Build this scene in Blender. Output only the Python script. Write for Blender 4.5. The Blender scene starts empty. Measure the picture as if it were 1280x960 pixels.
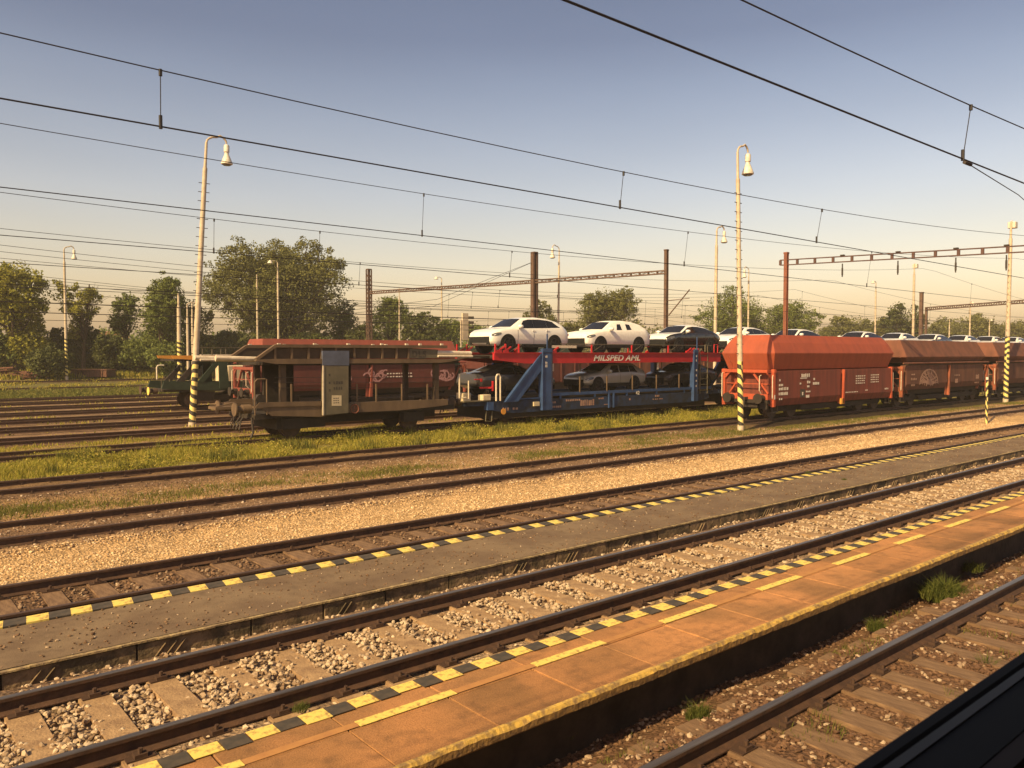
import bpy, bmesh, math, random
import numpy as np
from mathutils import Vector, Matrix

rad = math.radians
scene = bpy.context.scene
COL = scene.collection
random.seed(7)
RNG = np.random.default_rng(7)

# ------------------------------------------------------------------ camera
F_PX = 995.0                                   # focal length in photo pixels (photo is 1280 wide)
THETA = math.atan(1190.0 / F_PX)               # angle between view axis and the tracks
PITCH = math.atan(38.0 / F_PX)
H = 3.1
cam_d = bpy.data.cameras.new("camera")
cam = bpy.data.objects.new("camera", cam_d)
COL.objects.link(cam)
cam.location = (0, 0, H)
cam.rotation_euler = (rad(90) - PITCH, 0, -(rad(90) - THETA))
cam_d.sensor_width = 36.0
cam_d.lens = F_PX / 1280 * 36.0
cam_d.clip_start = 0.05
cam_d.clip_end = 8000
cam_d.dof.use_dof = True
cam_d.dof.focus_distance = 32.0
cam_d.dof.aperture_fstop = 11.0
scene.camera = cam

# ------------------------------------------------------------------ light
HAZE = 0.00055
SUN_EL = 37.0
SUN_AZ = 11.0                                   # travel direction: mostly along +X, a little to +Y
tv = Vector((math.cos(rad(SUN_AZ)) * math.cos(rad(SUN_EL)), math.sin(rad(SUN_AZ)) * math.cos(rad(SUN_EL)), -math.sin(rad(SUN_EL))))
sd = bpy.data.lights.new("sun", 'SUN')
sd.energy = 5.0
sd.angle = rad(0.55)
sd.color = (1.0, 0.73, 0.36)
sun = bpy.data.objects.new("sun", sd)
COL.objects.link(sun)
sun.rotation_euler = (-tv).to_track_quat('Z', 'Y').to_euler()

world = bpy.data.worlds.new("World")
scene.world = world
world.use_nodes = True
wn = world.node_tree
for n in list(wn.nodes):
    wn.nodes.remove(n)
wo = wn.nodes.new('ShaderNodeOutputWorld')
bg = wn.nodes.new('ShaderNodeBackground')
sky = wn.nodes.new('ShaderNodeTexSky')
sky.sky_type = 'NISHITA'
sky.sun_disc = False
sky.sun_elevation = rad(SUN_EL)
# the sun stands towards -tv ; nishita azimuth is measured from +Y clockwise
sx, sy = -tv.x, -tv.y
sky.sun_rotation = math.atan2(sx, sy)
sky.air_density = 1.3
sky.dust_density = 2.5
sky.ozone_density = 1.0
tc = wn.nodes.new('ShaderNodeTexCoord')
sep = wn.nodes.new('ShaderNodeSeparateXYZ')
rmp = wn.nodes.new('ShaderNodeValToRGB')
mul = wn.nodes.new('ShaderNodeMixRGB')
mul.blend_type = 'MULTIPLY'
mul.inputs['Fac'].default_value = 1.0
wn.links.new(tc.outputs['Generated'], sep.inputs[0])
wn.links.new(sep.outputs['Z'], rmp.inputs['Fac'])
SKY_RAMP = [(0.0, (0.86, 0.62, 0.46)), (0.07, (0.82, 0.61, 0.48)), (0.184, (0.68, 0.53, 0.475)), (0.315, (0.49, 0.40, 0.385)), (0.36, (0.395, 0.325, 0.325)), (0.6, (0.32, 0.27, 0.27)), (1.0, (0.30, 0.25, 0.25))]
cr = rmp.color_ramp
while len(cr.elements) < len(SKY_RAMP):
    cr.elements.new(0.5)
for e, (p, c) in zip(cr.elements, SKY_RAMP):
    e.position = p
    e.color = (*c, 1)
wn.links.new(sky.outputs[0], mul.inputs['Color1'])
wn.links.new(rmp.outputs[0], mul.inputs['Color2'])
sc2 = wn.nodes.new('ShaderNodeVectorMath')
sc2.operation = 'SCALE'
wnz = wn.nodes.new('ShaderNodeTexNoise'); wnz.inputs['Scale'].default_value = 2.2; wnz.inputs['Detail'].default_value = 7
wmp = wn.nodes.new('ShaderNodeMapping'); wmp.inputs['Scale'].default_value = (1, 1, 4.5)
wn.links.new(tc.outputs['Generated'], wmp.inputs[0]); wn.links.new(wmp.outputs[0], wnz.inputs['Vector'])
wmr = wn.nodes.new('ShaderNodeMapRange'); wmr.inputs['From Min'].default_value = .3; wmr.inputs['From Max'].default_value = .7
wmr.inputs['To Min'].default_value = 1.8 * .965; wmr.inputs['To Max'].default_value = 1.8 * 1.035
wn.links.new(wnz.outputs['Fac'], wmr.inputs['Value']); wn.links.new(wmr.outputs[0], sc2.inputs['Scale'])
wn.links.new(mul.outputs[0], sc2.inputs[0])
wn.links.new(sc2.outputs[0], bg.inputs['Color'])
bg.inputs['Strength'].default_value = 0.115
wn.links.new(bg.outputs[0], wo.inputs['Surface'])

vs = scene.view_settings
vs.view_transform = 'Standard'
vs.look = 'None'
vs.exposure = 0.5
vs.gamma = 1.0
vs.use_curve_mapping = False

# ------------------------------------------------------------------ pixel rays (photo 1280x960 -> world)
_f = Vector((math.cos(THETA), math.sin(THETA), 0))
_r = Vector((math.sin(THETA), -math.cos(THETA), 0))
_z = Vector((0, 0, 1))
_F = _f * math.cos(PITCH) - _z * math.sin(PITCH)
_U = _z * math.cos(PITCH) + _f * math.sin(PITCH)

def ray(px, py):
    return _F + _r * ((px - 640) / F_PX) + _U * ((480 - py) / F_PX)

def at_d(px, py, d):            # point on the vertical plane Y = d
    v = ray(px, py)
    k = d / v.y
    return Vector((v.x * k, d, H + v.z * k))

def at_t(px, py, t):            # point on the vertical plane X = t
    v = ray(px, py)
    k = t / v.x
    return Vector((t, v.y * k, H + v.z * k))

def at_depth(px, py, dep):
    v = ray(px, py)
    return Vector((0, 0, H)) + v * dep

# ------------------------------------------------------------------ materials
def _nt(name):
    m = bpy.data.materials.new(name)
    m.use_nodes = True
    nt = m.node_tree
    b = nt.nodes['Principled BSDF']
    return m, nt, b

def mat(name, c1, c2=None, rough=0.7, scale=6.0, metal=0.0, bump=0.0, bscale=None, spec=0.4, detail=6.0, lo=0.35, hi=0.65, coat=0.0, stretch=None):
    m, nt, b = _nt(name)
    b.inputs['Roughness'].default_value = rough
    b.inputs['Metallic'].default_value = metal
    b.inputs['Specular IOR Level'].default_value = spec
    b.inputs['Coat Weight'].default_value = coat
    if c2 is None:
        c2 = tuple(min(1, x * 0.78) for x in c1)
    co = nt.nodes.new('ShaderNodeTexCoord')
    src = co.outputs['Object']
    if stretch:
        mp = nt.nodes.new('ShaderNodeMapping')
        mp.inputs['Scale'].default_value = stretch
        nt.links.new(src, mp.inputs[0])
        src = mp.outputs[0]
    no = nt.nodes.new('ShaderNodeTexNoise')
    no.inputs['Scale'].default_value = scale
    no.inputs['Detail'].default_value = detail
    no.inputs['Roughness'].default_value = 0.62
    nt.links.new(src, no.inputs['Vector'])
    r = nt.nodes.new('ShaderNodeValToRGB')
    r.color_ramp.elements[0].position = lo
    r.color_ramp.elements[1].position = hi
    r.color_ramp.elements[0].color = (*c1, 1)
    r.color_ramp.elements[1].color = (*c2, 1)
    nt.links.new(no.outputs['Fac'], r.inputs['Fac'])
    nt.links.new(r.outputs[0], b.inputs['Base Color'])
    if bump > 0:
        n2 = nt.nodes.new('ShaderNodeTexNoise')
        n2.inputs['Scale'].default_value = bscale or scale * 4
        n2.inputs['Detail'].default_value = 5
        nt.links.new(src, n2.inputs['Vector'])
        bp = nt.nodes.new('ShaderNodeBump')
        bp.inputs['Strength'].default_value = bump
        bp.inputs['Distance'].default_value = 0.02
        nt.links.new(n2.outputs['Fac'], bp.inputs['Height'])
        nt.links.new(bp.outputs[0], b.inputs['Normal'])
    return m

def mat_attr(name, cols, rough=0.8, translucent=0.0, spec=0.2):
    """colour picked from a ramp by the per-face random attribute 'rnd'"""
    m, nt, b = _nt(name)
    b.inputs['Roughness'].default_value = rough
    b.inputs['Specular IOR Level'].default_value = spec
    a = nt.nodes.new('ShaderNodeAttribute')
    a.attribute_name = 'rnd'
    r = nt.nodes.new('ShaderNodeValToRGB')
    e = r.color_ramp
    while len(e.elements) < len(cols):
        e.elements.new(0.5)
    for i, c in enumerate(cols):
        e.elements[i].position = i / (len(cols) - 1)
        e.elements[i].color = (*c, 1)
    nt.links.new(a.outputs['Fac'], r.inputs['Fac'])
    nt.links.new(r.outputs[0], b.inputs['Base Color'])
    if translucent > 0:
        tr = nt.nodes.new('ShaderNodeBsdfTranslucent')
        nt.links.new(r.outputs[0], tr.inputs['Color'])
        mx = nt.nodes.new('ShaderNodeMixShader')
        mx.inputs[0].default_value = translucent
        out = nt.nodes['Material Output']
        nt.links.new(b.outputs[0], mx.inputs[1])
        nt.links.new(tr.outputs[0], mx.inputs[2])
        nt.links.new(mx.outputs[0], out.inputs['Surface'])
    return m

MT = {}
MT['rail_side'] = mat('rail_side', (0.055, 0.030, 0.020), (0.10, 0.052, 0.030), rough=0.75, scale=9, bump=.3, bscale=60)
MT['rail_top'] = mat('rail_top', (0.20, 0.17, 0.145), (0.11, 0.09, 0.075), rough=0.36, scale=3, metal=0.6, stretch=(.3, 8, 8))
MT['rust_top'] = mat('rust_top', (0.085, 0.050, 0.034), (0.06, 0.036, 0.026), rough=0.6, scale=5)
MT['sleeper_conc'] = mat('sleeper_conc', (0.44, 0.29, 0.15), (0.20, 0.12, 0.065), rough=0.9, scale=5, bump=.5, bscale=40, lo=.3, hi=.7)
MT['sleeper_brown'] = mat('sleeper_brown', (0.25, 0.155, 0.085), (0.13, 0.075, 0.042), rough=0.92, scale=6, bump=.5, bscale=40, stretch=(3, .6, 1))
MT['clip'] = mat('clip', (0.07, 0.038, 0.024), rough=0.8)
MT['plat_red'] = None
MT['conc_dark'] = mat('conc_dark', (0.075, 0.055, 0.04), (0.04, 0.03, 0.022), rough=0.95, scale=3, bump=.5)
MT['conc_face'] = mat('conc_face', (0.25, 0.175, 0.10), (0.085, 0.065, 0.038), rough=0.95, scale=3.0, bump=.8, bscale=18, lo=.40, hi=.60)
MT['yellow'] = mat('yellow_paint', (0.76, 0.59, 0.14), (0.36, 0.22, 0.08), rough=0.8, scale=16, lo=.50, hi=.66, detail=10)
MT['yellow_worn'] = mat('yellow_worn', (0.62, 0.40, 0.085), (0.26, 0.165, 0.07), rough=0.85, scale=11, lo=.38, hi=.60, bump=.6, bscale=30)
MT['lip_front'] = mat('lip_front', (0.34, 0.20, 0.06), (0.15, 0.09, 0.045), rough=0.9, scale=12, lo=.35, hi=.62, bump=.6, bscale=30)
MT['lip_pale'] = mat('lip_pale', (0.44, 0.33, 0.16), (0.20, 0.14, 0.08), rough=0.9, scale=10, lo=.35, hi=.6, bump=.6, bscale=30)
MT['yellow_faint'] = mat('yellow_faint', (0.46, 0.23, 0.075), (0.38, 0.18, 0.065), rough=0.9, scale=8)
MT['blackpaint'] = mat('black_paint', (0.045, 0.04, 0.034), (0.09, 0.07, 0.05), rough=0.8, scale=9)
MT['rubber'] = mat('rubber', (0.006, 0.006, 0.006), rough=0.85)
MT['alu'] = mat('alu', (0.06, 0.055, 0.05), rough=0.6, metal=.5)
MT['coach_in'] = mat('coach_panel', (0.035, 0.022, 0.016), rough=0.8)
MT['coach_out'] = mat('coach_outer_panel', (0.25, 0.26, 0.28), rough=0.5)
MT['steel_pole'] = mat('steel_pole', (0.56, 0.47, 0.34), (0.42, 0.34, 0.24), rough=0.6, scale=4)
MT['lamp_white'] = mat('lamp_white', (0.72, 0.68, 0.58), (0.55, 0.50, 0.40), rough=0.45, scale=6)
MT['dark_metal'] = mat('dark_metal', (0.03, 0.024, 0.02), (0.055, 0.04, 0.03), rough=0.6, scale=6)
MT['mast'] = mat('mast_steel', (0.085, 0.05, 0.035), (0.13, 0.075, 0.05), rough=0.7, scale=4)
MT['mast_rust'] = mat('mast_rust', (0.24, 0.085, 0.05), (0.16, 0.06, 0.038), rough=0.8, scale=4)
MT['beam_rust'] = mat('beam_rust', (0.075, 0.042, 0.038), (0.11, 0.06, 0.05), rough=0.75, scale=4)
MT['wire'] = mat('wire_copper', (0.03, 0.026, 0.026), rough=0.55)
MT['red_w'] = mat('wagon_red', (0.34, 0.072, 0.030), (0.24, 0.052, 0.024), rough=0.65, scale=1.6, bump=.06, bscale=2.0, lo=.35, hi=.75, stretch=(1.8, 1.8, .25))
MT['red_w_low'] = mat('wagon_red_side', (0.205, 0.044, 0.025), (0.115, 0.031, 0.020), rough=0.7, scale=2.0, bump=.1, bscale=2.0, stretch=(2.2, 2.2, .22))  # vertical streaks; the red is also darkened to paint in the side's shade
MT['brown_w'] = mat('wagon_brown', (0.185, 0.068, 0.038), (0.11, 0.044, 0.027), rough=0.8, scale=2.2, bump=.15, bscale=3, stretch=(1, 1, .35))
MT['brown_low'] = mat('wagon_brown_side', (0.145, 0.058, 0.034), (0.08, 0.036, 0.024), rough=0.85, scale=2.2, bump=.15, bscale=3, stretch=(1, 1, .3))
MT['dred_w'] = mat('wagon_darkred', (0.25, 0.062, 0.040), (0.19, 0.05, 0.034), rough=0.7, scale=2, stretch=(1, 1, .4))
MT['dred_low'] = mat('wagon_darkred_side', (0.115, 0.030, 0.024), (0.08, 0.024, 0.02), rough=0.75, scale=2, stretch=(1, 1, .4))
MT['letter_white'] = mat('lettering_white', (0.80, 0.74, 0.62), (0.7, 0.63, 0.52), rough=0.6, scale=20)
MT['orange_w'] = mat('wagon_orange_frame', (0.45, 0.082, 0.030), (0.33, 0.062, 0.026), rough=0.7, scale=3)
MT['brown_frame'] = mat('wagon_brown_frame', (0.34, 0.095, 0.04), (0.17, 0.058, 0.03), rough=0.8, scale=3)
MT['under'] = mat('underframe', (0.022, 0.017, 0.013), (0.035, 0.025, 0.018), rough=0.85, scale=5)
MT['wheel'] = mat('wheel_steel', (0.045, 0.03, 0.022), (0.09, 0.055, 0.035), rough=0.7, scale=5)
MT['blue_c'] = mat('carrier_blue', (0.034, 0.075, 0.19), (0.022, 0.045, 0.11), rough=0.55, scale=2.2, lo=.4, hi=.75)
MT['blue_dirty'] = mat('carrier_blue_dirty', (0.022, 0.042, 0.10), (0.018, 0.020, 0.028), rough=0.75, scale=2.5, lo=.35, hi=.65)
MT['red_beam'] = mat('carrier_red', (0.50, 0.020, 0.026), (0.38, 0.018, 0.022), rough=0.5, scale=2)
MT['grey_br'] = mat('carrier_greybrown', (0.165, 0.108, 0.062), (0.095, 0.062, 0.038), rough=0.75, scale=1.8, lo=.35, hi=.7, stretch=(1, 1, .4))
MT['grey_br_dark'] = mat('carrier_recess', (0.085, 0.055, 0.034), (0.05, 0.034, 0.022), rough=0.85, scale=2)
MT['panel_grey'] = mat('panel_grey', (0.15, 0.125, 0.078), (0.105, 0.09, 0.058), rough=0.6, scale=2)
MT['panel_blue'] = mat('panel_blue', (0.10, 0.115, 0.17), (0.075, 0.085, 0.12), rough=0.6, scale=3)
MT['green_c'] = mat('carrier_green', (0.028, 0.046, 0.028), (0.018, 0.030, 0.020), rough=0.7, scale=3)
MT['orange_beam'] = mat('carrier_orange', (0.72, 0.33, 0.05), (0.60, 0.26, 0.04), rough=0.6, scale=3)
MT['mark'] = mat('marking_white', (0.72, 0.66, 0.56), (0.40, 0.33, 0.27), rough=0.7, scale=12, lo=.5, hi=.8)
MT['mark_dim'] = mat('marking_dim', (0.42, 0.27, 0.20), (0.28, 0.15, 0.10), rough=0.8, scale=8)
MT['graffiti_pink'] = mat('graffiti_pink', (0.48, 0.27, 0.27), (0.30, 0.15, 0.14), rough=0.8, scale=8)
MT['white_tube'] = mat('white_tube', (0.70, 0.62, 0.48), (0.55, 0.45, 0.33), rough=0.5, scale=6)
MT['beige_box'] = mat('beige_box', (0.66, 0.55, 0.36), (0.52, 0.42, 0.27), rough=0.7, scale=3)
MT['car_white'] = mat('car_white', (0.82, 0.80, 0.74), (0.78, 0.76, 0.70), rough=0.28, scale=1, coat=.6)
MT['car_cover'] = mat('car_cover', (0.84, 0.82, 0.76), (0.74, 0.71, 0.64), rough=0.75, scale=5, bump=.5, bscale=9)
MT['car_black'] = mat('car_black', (0.014, 0.013, 0.014), rough=0.22, scale=1, coat=.7)
MT['car_grey'] = mat('car_grey', (0.46, 0.43, 0.38), (0.40, 0.38, 0.33), rough=0.35, scale=1, metal=.35, coat=.5)
MT['car_dark'] = mat('car_dark', (0.05, 0.045, 0.045), rough=0.3, scale=1, coat=.5)
MT['glass'] = mat('car_glass', (0.015, 0.014, 0.014), rough=0.06, scale=1, spec=.7)
MT['lampglass'] = mat('car_lamp', (0.06, 0.06, 0.062), (0.16, 0.16, 0.16), rough=0.12, scale=9, spec=.7)
MT['tail'] = mat('tail_lamp', (0.35, 0.015, 0.012), rough=0.3)
MT['tyre'] = mat('tyre', (0.012, 0.012, 0.012), rough=0.9)
MT['rim'] = mat('rim', (0.035, 0.035, 0.037), rough=0.4, metal=.6)
MT['bark'] = mat('bark', (0.09, 0.062, 0.042), (0.05, 0.034, 0.024), rough=0.95, scale=5, bump=.5)
MT['rust_pile'] = mat('rust_pile', (0.16, 0.07, 0.04), (0.09, 0.045, 0.03), rough=0.9, scale=5, bump=.4)
MT['roof_tile'] = mat('roof_tile', (0.36, 0.12, 0.07), (0.26, 0.09, 0.05), rough=0.9, scale=6)
MT['house_wall'] = mat('house_wall', (0.62, 0.52, 0.38), (0.52, 0.43, 0.30), rough=0.9, scale=3)

STONE_GREY = mat_attr('stone_grey', [(0.20, 0.125, 0.07), (0.36, 0.26, 0.165), (0.46, 0.345, 0.225), (0.56, 0.44, 0.30), (0.28, 0.19, 0.115)], .9)
STONE_BROWN = mat_attr('stone_brown', [(0.085, 0.050, 0.030), (0.16, 0.095, 0.055), (0.22, 0.14, 0.085), (0.13, 0.075, 0.044), (0.40, 0.30, 0.20)], .95)
STONE_SOIL = mat_attr('stone_soil', [(0.085, 0.048, 0.030), (0.15, 0.085, 0.05), (0.12, 0.066, 0.04), (0.19, 0.11, 0.065), (0.46, 0.35, 0.24)], .95)
STONE_MIX = mat_attr('stone_mixed', [(0.10, 0.058, 0.036), (0.20, 0.12, 0.07), (0.50, 0.40, 0.29), (0.16, 0.09, 0.055), (0.30, 0.20, 0.12)], .95)
GRIT = mat_attr('grit_pale', [(0.26, 0.16, 0.075), (0.46, 0.31, 0.16), (0.62, 0.44, 0.25), (0.74, 0.58, 0.36)], .95)
GRASS_YEL = mat_attr('grass_yellow', [(0.14, 0.155, 0.028), (0.25, 0.25, 0.036), (0.40, 0.35, 0.055), (0.56, 0.44, 0.11), (0.20, 0.22, 0.03)], .8, .4)
GRASS_GRN = mat_attr('grass_green', [(0.075, 0.095, 0.02), (0.13, 0.14, 0.028), (0.18, 0.17, 0.04), (0.25, 0.21, 0.06)], .8, .35)
WEED_GRN = mat_attr('weed_green', [(0.05, 0.065, 0.016), (0.10, 0.12, 0.026), (0.17, 0.17, 0.04)], .75, .35)
LEAF = {
    'yellow': mat_attr('leaf_yellowgreen', [(0.151, 0.160, 0.029), (0.265, 0.264, 0.043), (0.370, 0.339, 0.054), (0.194, 0.214, 0.036)], .7, .3),
    'green': mat_attr('leaf_green', [(0.080, 0.107, 0.030), (0.143, 0.176, 0.046), (0.197, 0.224, 0.056), (0.108, 0.138, 0.034)], .7, .28),
    'dark': mat_attr('leaf_dark', [(0.049, 0.062, 0.022), (0.088, 0.101, 0.031), (0.129, 0.137, 0.039)], .7, .22),
    'olive': mat_attr('leaf_olive', [(0.093, 0.100, 0.032), (0.155, 0.157, 0.048), (0.210, 0.206, 0.064), (0.121, 0.123, 0.038)], .7, .28),
}

def stripe_mat():
    m, nt, b = _nt('hazard_stripes')
    b.inputs['Roughness'].default_value = 0.65
    co = nt.nodes.new('ShaderNodeTexCoord')
    s = nt.nodes.new('ShaderNodeSeparateXYZ')
    nt.links.new(co.outputs['Object'], s.inputs[0])
    def M(op, a, bb=None):
        n = nt.nodes.new('ShaderNodeMath')
        n.operation = op
        for i, v in enumerate((a, bb)):
            if v is None:
                continue
            if isinstance(v, (int, float)):
                n.inputs[i].default_value = v
            else:
                nt.links.new(v, n.inputs[i])
        return n.outputs[0]
    ang = M('DIVIDE', M('ARCTAN2', s.outputs['Y'], s.outputs['X']), 2 * math.pi)
    zz = M('DIVIDE', s.outputs['Z'], 0.41)
    fr = M('FRACT', M('ADD', M('ADD', zz, ang), 40.0))
    st = M('GREATER_THAN', fr, 0.5)
    no = nt.nodes.new('ShaderNodeTexNoise')
    no.inputs['Scale'].default_value = 9
    nt.links.new(co.outputs['Object'], no.inputs['Vector'])
    y = nt.nodes.new('ShaderNodeMixRGB')
    nt.links.new(no.outputs['Fac'], y.inputs['Fac'])
    y.inputs['Color1'].default_value = (0.82, 0.70, 0.22, 1)
    y.inputs['Color2'].default_value = (0.62, 0.46, 0.16, 1)
    mx = nt.nodes.new('ShaderNodeMixRGB')
    nt.links.new(st, mx.inputs['Fac'])
    mx.inputs['Color1'].default_value = (0.035, 0.03, 0.024, 1)
    nt.links.new(y.outputs[0], mx.inputs['Color2'])
    nt.links.new(mx.outputs[0], b.inputs['Base Color'])
    return m
MT['stripes'] = stripe_mat()

def plat_mat(name, a, b2, c, rough=.9):
    m, nt, b = _nt(name)
    b.inputs['Roughness'].default_value = rough
    b.inputs['Specular IOR Level'].default_value = .25
    g = nt.nodes.new('ShaderNodeNewGeometry')
    n1 = nt.nodes.new('ShaderNodeTexNoise'); n1.inputs['Scale'].default_value = 1.3; n1.inputs['Detail'].default_value = 8
    n2 = nt.nodes.new('ShaderNodeTexNoise'); n2.inputs['Scale'].default_value = 7; n2.inputs['Detail'].default_value = 8
    n3 = nt.nodes.new('ShaderNodeTexNoise'); n3.inputs['Scale'].default_value = 90; n3.inputs['Detail'].default_value = 4
    for n in (n1, n2, n3):
        nt.links.new(g.outputs['Position'], n.inputs['Vector'])
    r1 = nt.nodes.new('ShaderNodeValToRGB')
    r1.color_ramp.elements[0].position = .38; r1.color_ramp.elements[1].position = .62
    r1.color_ramp.elements[0].color = (*a, 1); r1.color_ramp.elements[1].color = (*b2, 1)
    nt.links.new(n1.outputs['Fac'], r1.inputs['Fac'])
    r2 = nt.nodes.new('ShaderNodeValToRGB')
    r2.color_ramp.elements[0].position = .50; r2.color_ramp.elements[1].position = .90
    r2.color_ramp.elements[0].color = (0, 0, 0, 1); r2.color_ramp.elements[1].color = (1, 1, 1, 1)
    nt.links.new(n2.outputs['Fac'], r2.inputs['Fac'])
    mx = nt.nodes.new('ShaderNodeMixRGB')
    nt.links.new(r2.outputs[0], mx.inputs['Fac'])
    nt.links.new(r1.outputs[0], mx.inputs['Color1'])
    mx.inputs['Color2'].default_value = (*c, 1)
    m3 = nt.nodes.new('ShaderNodeMixRGB'); m3.blend_type = 'OVERLAY'; m3.inputs['Fac'].default_value = .55
    nt.links.new(mx.outputs[0], m3.inputs['Color1'])
    nt.links.new(n3.outputs['Fac'], m3.inputs['Color2'])
    nt.links.new(m3.outputs[0], b.inputs['Base Color'])
    mr_ = nt.nodes.new('ShaderNodeMapRange'); mr_.inputs['To Min'].default_value = .80; mr_.inputs['To Max'].default_value = 1.12
    nt.links.new(g.outputs['Random Per Island'], mr_.inputs['Value'])
    vm = nt.nodes.new('ShaderNodeVectorMath'); vm.operation = 'SCALE'
    nt.links.new(m3.outputs[0], vm.inputs[0]); nt.links.new(mr_.outputs[0], vm.inputs['Scale'])
    nt.links.new(vm.outputs[0], b.inputs['Base Color'])
    bp = nt.nodes.new('ShaderNodeBump'); bp.inputs['Strength'].default_value = .5; bp.inputs['Distance'].default_value = .01
    nt.links.new(n3.outputs['Fac'], bp.inputs['Height'])
    nt.links.new(bp.outputs[0], b.inputs['Normal'])
    return m
MT['plat_red'] = plat_mat('platform_redbrown', (0.45, 0.215, 0.085), (0.28, 0.145, 0.06), (0.17, 0.09, 0.042))
MT['plat_grey'] = plat_mat('platform_greybrown', (0.21, 0.150, 0.092), (0.155, 0.105, 0.066), (0.11, 0.075, 0.048))

# ------------------------------------------------------------------ mesh helpers
class MB:
    def __init__(s):
        s.v, s.f, s.m = [], [], []
        s.g = []
        s.cur = 0
    def add(s, vs_, fs):
        o = len(s.v)
        s.g.append((o, len(s.f)))
        s.v += [tuple(p) for p in vs_]
        for f in fs:
            s.f.append(tuple(o + i for i in f))
            s.m.append(s.cur)
    def box(s, a, b):
        x0, y0, z0 = a; x1, y1, z1 = b
        if x0 > x1: x0, x1 = x1, x0
        if y0 > y1: y0, y1 = y1, y0
        if z0 > z1: z0, z1 = z1, z0
        s.add([(x0, y0, z0), (x1, y0, z0), (x1, y1, z0), (x0, y1, z0), (x0, y0, z1), (x1, y0, z1), (x1, y1, z1), (x0, y1, z1)],
              [(0, 3, 2, 1), (4, 5, 6, 7), (0, 1, 5, 4), (1, 2, 6, 5), (2, 3, 7, 6), (3, 0, 4, 7)])
    def bar(s, p, q, w, h=None):
        h = h or w
        p = Vector(p); q = Vector(q)
        a = (q - p).normalized()
        u = a.cross(Vector((0, 0, 1)))
        if u.length < 1e-3: u = Vector((0, 1, 0))
        u.normalize(); v = u.cross(a)
        u *= w / 2; v *= h / 2
        s.add([p - u - v, p + u - v, p + u + v, p - u + v, q - u - v, q + u - v, q + u + v, q - u + v],
              [(0, 1, 2, 3), (4, 7, 6, 5), (0, 4, 5, 1), (1, 5, 6, 2), (2, 6, 7, 3), (3, 7, 4, 0)])
    def cyl(s, p, q, r, n=10, r2=None, cap=True):
        r2 = r if r2 is None else r2
        p = Vector(p); q = Vector(q)
        a = (q - p).normalized()
        u = a.cross(Vector((0, 0, 1)))
        if u.length < 1e-3: u = Vector((1, 0, 0))
        u.normalize(); v = a.cross(u)
        vs_ = []
        for k in range(n):
            c, d = math.cos(2 * math.pi * k / n), math.sin(2 * math.pi * k / n)
            vs_.append(p + (u * c + v * d) * r)
        for k in range(n):
            c, d = math.cos(2 * math.pi * k / n), math.sin(2 * math.pi * k / n)
            vs_.append(q + (u * c + v * d) * r2)
        fs = [(k, (k + 1) % n, n + (k + 1) % n, n + k) for k in range(n)]
        if cap:
            fs += [tuple(range(n - 1, -1, -1)), tuple(range(n, 2 * n))]
        s.add(vs_, fs)
    def tube(s, pts, r, n=8):
        pts = [Vector(p) for p in pts]
        rr = r if isinstance(r, (list, tuple)) else [r] * len(pts)
        vs_, fs = [], []
        u = None
        for i, p in enumerate(pts):
            a = (pts[min(i + 1, len(pts) - 1)] - pts[max(i - 1, 0)]).normalized()
            if u is None:
                u = a.cross(Vector((0, 0, 1)))
                if u.length < 1e-3: u = Vector((0, 1, 0))
            u = (u - a * u.dot(a)).normalized()
            v = a.cross(u)
            for k in range(n):
                vs_.append(p + (u * math.cos(2 * math.pi * k / n) + v * math.sin(2 * math.pi * k / n)) * rr[i])
        for i in range(len(pts) - 1):
            for k in range(n):
                fs.append((i * n + k, i * n + (k + 1) % n, (i + 1) * n + (k + 1) % n, (i + 1) * n + k))
        fs += [tuple(range(n - 1, -1, -1)), tuple((len(pts) - 1) * n + k for k in range(n))]
        s.add(vs_, fs)
    def prism_y(s, poly, y0, y1):        # polygon in (x,z) pushed through y0..y1
        n = len(poly)
        s.add([(x, y0, z) for x, z in poly] + [(x, y1, z) for x, z in poly],
              [tuple(range(n)), tuple(range(2 * n - 1, n - 1, -1))] + [(k, n + k, n + (k + 1) % n, (k + 1) % n) for k in range(n)])
    def prism_x(s, poly, x0, x1):
        n = len(poly)
        s.add([(x0, y, z) for y, z in poly] + [(x1, y, z) for y, z in poly],
              [tuple(range(n)), tuple(range(2 * n - 1, n - 1, -1))] + [(k, n + k, n + (k + 1) % n, (k + 1) % n) for k in range(n)])
    def lathe(s, prof, c, n=16):         # prof: (r, z)
        cx, cy, cz = c
        vs_ = []
        for r, z in prof:
            for k in range(n):
                vs_.append((cx + r * math.cos(2 * math.pi * k / n), cy + r * math.sin(2 * math.pi * k / n), cz + z))
        fs = []
        for i in range(len(prof) - 1):
            for k in range(n):
                fs.append((i * n + k, i * n + (k + 1) % n, (i + 1) * n + (k + 1) % n, (i + 1) * n + k))
        s.add(vs_, fs)
    def build_each(s, name, mats, parent=None, smooth=False, bevel=0):
        # every piece added becomes a part of its own
        out = []
        G = s.g + [(len(s.v), len(s.f))]
        for (v0, f0), (v1, f1) in zip(G[:-1], G[1:]):
            q = MB(); c = Vector((0, 0, 0))
            for p in s.v[v0:v1]: c += Vector(p)
            c /= max(1, v1 - v0)
            q.v = [tuple(Vector(p) - c) for p in s.v[v0:v1]]; q.f = [tuple(i - v0 for i in f) for f in s.f[f0:f1]]
            ms = set(s.m[f0:f1]); mm = mats
            if isinstance(mats, (list, tuple)): mm = mats[list(ms)[0]]
            q.m = [0] * len(q.f)
            out.append(q.build(name, mm, parent, smooth, bevel, loc=c))
        return out
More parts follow.
